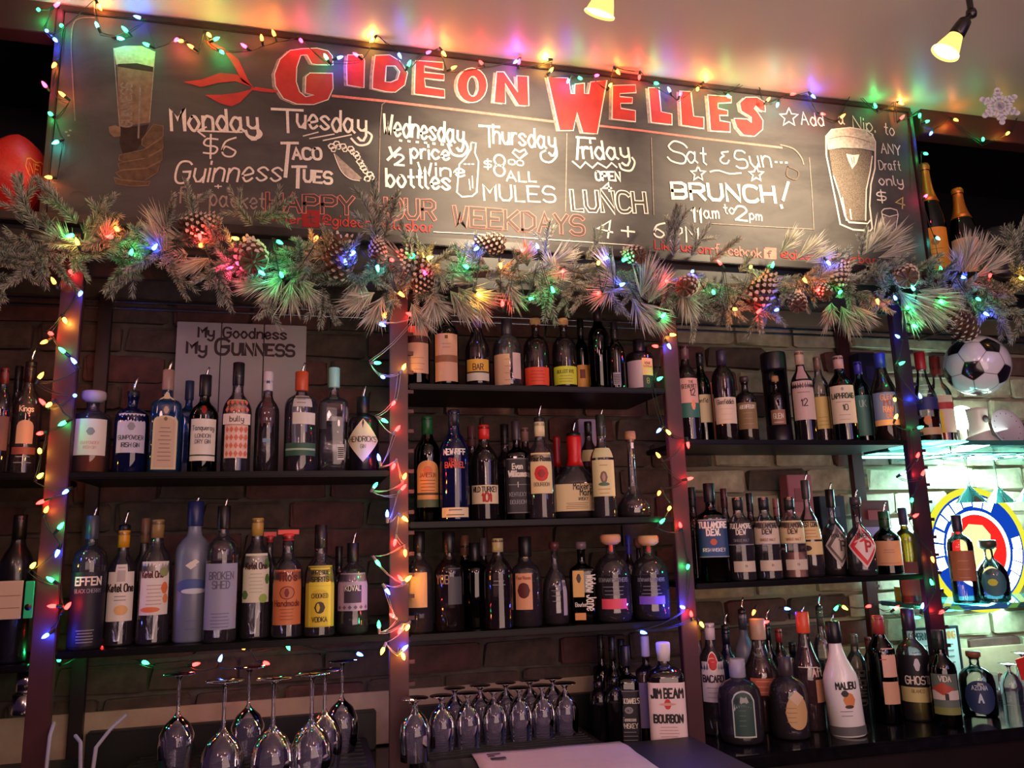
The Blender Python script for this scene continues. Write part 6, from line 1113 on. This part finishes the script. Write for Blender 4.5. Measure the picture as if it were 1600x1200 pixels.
# ================================================================ on the ledge: champagne, football, helmet
zl = 2.4206
ZS['LD'] = zl
def ledge_bottle(px, pyt, wpx, Y, cc, lab, label, foot):
    b = P(px, 400, Y); tp = P(px-12, pyt, Y); H = tp.z-zl; a = P(px-wpx/2, 400, Y); c = P(px+wpx/2, 400, Y)
    make_bottle('champagne_bottle', b.x, Y, zl, H, (c.x-a.x)/2*.74, kind='champ', g='dark', cap=None, shapes=[lb(1.1, .05, .42, lab), ('o', 0, .30, .3, .03, tuple(int(v*.7) for v in lab)), ('l', .12, .24, 4, tuple(int(v*.75) for v in lab), .6)], label=label, group='champagne bottles at the right end of the chalkboard')
    t = [o for o in COL.objects if o.get('label') == label][0]
    R = (c.x-a.x)/2*.74; pf = PROF['champ']
    MB().lathe([(R*interp(pf, z)*1.05+.0004, H*z) for z in (.66, .71, .76, .82, .88, .93)]+[(R*.43, H*.95), (R*.44, H*.975), (R*.36, H*1.0), (R*.1, H*1.005)], mat('foil_%d' % cc[0], cc, .35, .6), 24).build('foil', t)
ledge_bottle(1462, 258, 46, .085, (206, 120, 40), (222, 130, 30), 'champagne bottle with an orange label and foil, right beside the chalkboard', 0)
ledge_bottle(1510, 296, 46, .055, (206, 150, 120), (214, 150, 120), 'champagne bottle with a pinkish label and copper foil', 0)
c = P(18, 300, .09); FH = P(35, 208, .09).z-zl
t = empty('american_football', (c.x, .10, zl), label='red american football standing on end at the left edge of the ledge', cat='ball')
fb = mat('football_red', (196, 40, 28), .45, noise=.15, nscale=150, bump=.2); prof_ = []
for i in range(25):
    s = i/24; prof_.append((max(.001, FH*.36*math.sin(math.pi*s)**.75), FH*s))
MB().lathe(prof_, fb, 40, cap=False).build('hide', t)
def fsurf(an, z, off): r = FH*.36*math.sin(math.pi*z)**.75+off; return Vector((r*math.sin(an), -r*math.cos(an), z*FH))
mb = MB()
for an in (-.4, 1.17, 2.74, 4.3): mb.tube([fsurf(an, .06+.88*i/20, .0003) for i in range(21)], .0012, paint((110, 20, 16)), 5)
mb.build('seam', t)
mb = MB(); sh_ = [(-.20,.50),(-.12,.52),(0,.49),(.12,.52),(.20,.50),(.22,.42),(.16,.35),(0,.29),(-.16,.35),(-.22,.42),(-.20,.50)]
ribbon(mb, [(u*1.25+.84, v+.11) for u, v in sh_], .016, lambda u, v, o: fsurf(u, v, .0012), paint((236, 150, 60)), 0)
st, W = lettering('NFL')
for s in st: ribbon(mb, [(.84-.19+p[0]/W*.38, .475+p[1]*.10) for p in s], .015, lambda u, v, o: fsurf(u, v, .0014), paint((236, 150, 60)), 0)
mb.build('shield_emblem', t)
c = P(1560, 370, .14); t = empty('dark_cap', (c.x+.01, .16, zl), -.4, label='dark rounded cap with a brim resting on the ledge, far right', cat='hat')
hb_ = P(1560, 395, .16).z-zl-.01; hm = mat('cap_cloth', (44, 40, 48), .7, noise=.2, nscale=80, bump=.3)
MB().bbox((-.085, -.05, 0), (.085, .08, hb_), mat('box_dark', (26, 22, 28), .6), .004).build('base_block', t)
MB().lathe([(.10, hb_), (.102, hb_+.01), (.100, hb_+.035), (.086, hb_+.07), (.06, hb_+.095), (.03, hb_+.106), (.001, hb_+.109)], hm, 32, cap=False).build('crown', t)
MB().lathe([(.001, hb_+.001), (.125, hb_-.001), (.150, hb_-.004), (.150, hb_-.001), (.125, hb_+.004), (.10, hb_+.010)], hm, 32, cap=False).build('brim', t)
# snowflake on a thread
c = P(1562, 166, -.25); t = empty('paper_snowflake', tuple(c), -.35, label='white cut-out snowflake hanging from the ceiling by a thread', cat='ornament')
sm_ = mat('snow_white', (214, 214, 220), .6); mb = MB(); RS = .058
for k in range(6):
    a = math.pi/6+k*math.pi/3+math.pi/3*0; Mk = Matrix.Rotation(k*math.pi/3, 4, 'Y')
    arm = MB().box((-.0065, -.002, 0), (.0065, .002, RS), sm_, Mk)
    for z_, l_ in ((.022, .022), (.038, .016)):
        for s in (1, -1): arm.box((-.0045, -.002, 0), (.0045, .002, l_), sm_, Mk @ Matrix.Translation((0, 0, z_)) @ Matrix.Rotation(s*1.0, 4, 'Y'))
    arm.lathe([(.0001, -.002), (.009, -.002), (.009, .002), (.0001, .002)], sm_, 12, Mk @ Matrix.Translation((0, 0, RS)) @ RX, smooth=False)
    arm.build('arm', t)
MB().lathe([(.0001, -.002), (.018, -.002), (.018, .002), (.0001, .002)], sm_, 6, RX, smooth=False).build('centre', t)
MB().tube([(0, 0, .06), (0, 0, 3.043-c.z)], .0005, mat('thread', (200, 200, 206), .5), 4).build('thread', t)

# ================================================================ papers, cloth and cables on the counter
def sheet(name, pts, z, m, label, cat, wav=.004, th=.0015):
    a, b, c, d = [Pz(x, y, z) for x, y in pts]; n = 14; mb = MB(); vs = []
    for i in range(n+1):
        for j in range(n+1):
            p = a.lerp(b, i/n).lerp(d.lerp(c, i/n), j/n); vs.append(Vector((p.x, p.y, z+.001+wav*(.5+.5*math.sin(i*.9+j*.4))*(.3+.7*math.sin(j*.5)**2))))
    N = len(vs); vs += [v+Vector((0, 0, th)) for v in vs]; g_ = lambda i, j: i*(n+1)+j
    fs = [(g_(i, j)+N, g_(i+1, j)+N, g_(i+1, j+1)+N, g_(i, j+1)+N) for i in range(n) for j in range(n)]+[(g_(i, j), g_(i, j+1), g_(i+1, j+1), g_(i+1, j)) for i in range(n) for j in range(n)]
    for k in range(n): fs += [(g_(k, 0), g_(k+1, 0), g_(k+1, 0)+N, g_(k, 0)+N), (g_(k+1, n), g_(k, n), g_(k, n)+N, g_(k+1, n)+N), (g_(0, k+1), g_(0, k), g_(0, k)+N, g_(0, k+1)+N), (g_(n, k), g_(n, k+1), g_(n, k+1)+N, g_(n, k)+N)]
    t = empty(name, tuple((a+c)/2), label=label, cat=cat); o = mb.add(vs, fs, m, True).build('sheet', t); o.matrix_parent_inverse = Matrix.Translation(-t.location); return t, (a, b, c, d)
t, q = sheet('menu_sheet', ((737,1180),(968,1160),(1036,1206),(770,1240)), 1.0295, mat('paper', (206, 186, 196), .8, noise=.04, nscale=30), 'white paper menu sheet lying on the middle counter edge', 'paper')
mb = MB()
for (x, y, w_, h_) in ((760,1184,20,.004),(766,1190,22,.007),(762,1187,10,.003)):
    p = Pz(x, y, 1.0295); mb.box((p.x, p.y, 1.037), (p.x+w_*.0017, p.y-h_*2, 1.038), paint((60, 50, 60)))
o = mb.build('printed_heading', t); o.matrix_parent_inverse = Matrix.Translation(-t.location)
sheet('folded_cloth', ((-30,1190),(150,1186),(158,1225),(-20,1245)), .98, mat('cloth_grey', (120, 112, 122), .95, noise=.15, nscale=60, bump=.3), 'grey folded bar cloth at the bottom left corner', 'cloth', .012, .008)
sheet('paper_strip', ((500,1184),(554,1179),(556,1185),(503,1191)), .98, paint((220, 206, 206)), 'small white paper strip right of the tall wine glasses', 'paper', .0005)
sheet('order_slip', ((1570,1190),(1610,1186),(1612,1212),(1572,1216)), .9806, paint((196, 180, 176)), 'white slip at the bottom right corner below the counter edge', 'paper', .0005) if 0 else None
cab = mat('cable_grey', (150, 150, 158), .5)
for pts, n in ((((84,1130),(78,1150),(72,1172)), 'pale cable behind the bar cloth, nearest the left post'), (((196,1118),(172,1140),(150,1168),(140,1190)), 'long pale cable curving down left of the wine glasses'), (((118,1150),(126,1160),(132,1172)), 'short pale cable beside the bar cloth')):
    q = [P(x, y, .0+i*-.06) for i, (x, y) in enumerate(pts)]; q = [Vector((p.x, p.y, max(p.z, .986))) for p in q]; q[-1].z = .985
    t = empty('cable', tuple(q[-1]), label=n, cat='cable'); o = MB().tube(q, .0045, cab, 8).build('sleeve', t); o.matrix_parent_inverse = Matrix.Translation(-t.location)
t = empty('bar_tool_caddy', (-.66, .10, ct), label='low blue and dark caddy on the left counter behind the cables', cat='caddy')
MB().bbox((-.12, -.05, 0), (.12, .05, .07), mat('caddy_dark', (18, 20, 34), .4), .004).build('tray', t); MB().bbox((-.02, -.053, .02), (.02, -.049, .04), paint((50, 100, 150)), .001).build('blue_tag', t)
# dark shaker pair left of the black-label whiskey
for i, (px, h, n) in enumerate(((930, .16, 'black shaker tin left of the black-label whiskey, shorter'), (954, .17, 'black shaker tin with blue streaks touching the black-label whiskey'))):
    c = P(px, 1100, .03); t = empty('shaker_tin', (c.x+.012-.012*i, .03-.03*i, ct), label=n, cat='shaker'); MB().lathe([(.018, 0), (.020, .004), (.026, h*.75), (.027, h*.77), (.022, h*.92), (.012, h)], blackgloss, 28).build('tin', t); MB().lathe([(.0125, h*.995), (.014, h*1.0), (.014, h*1.12), (.010, h*1.14)], blackgloss, 20).build('cap', t)
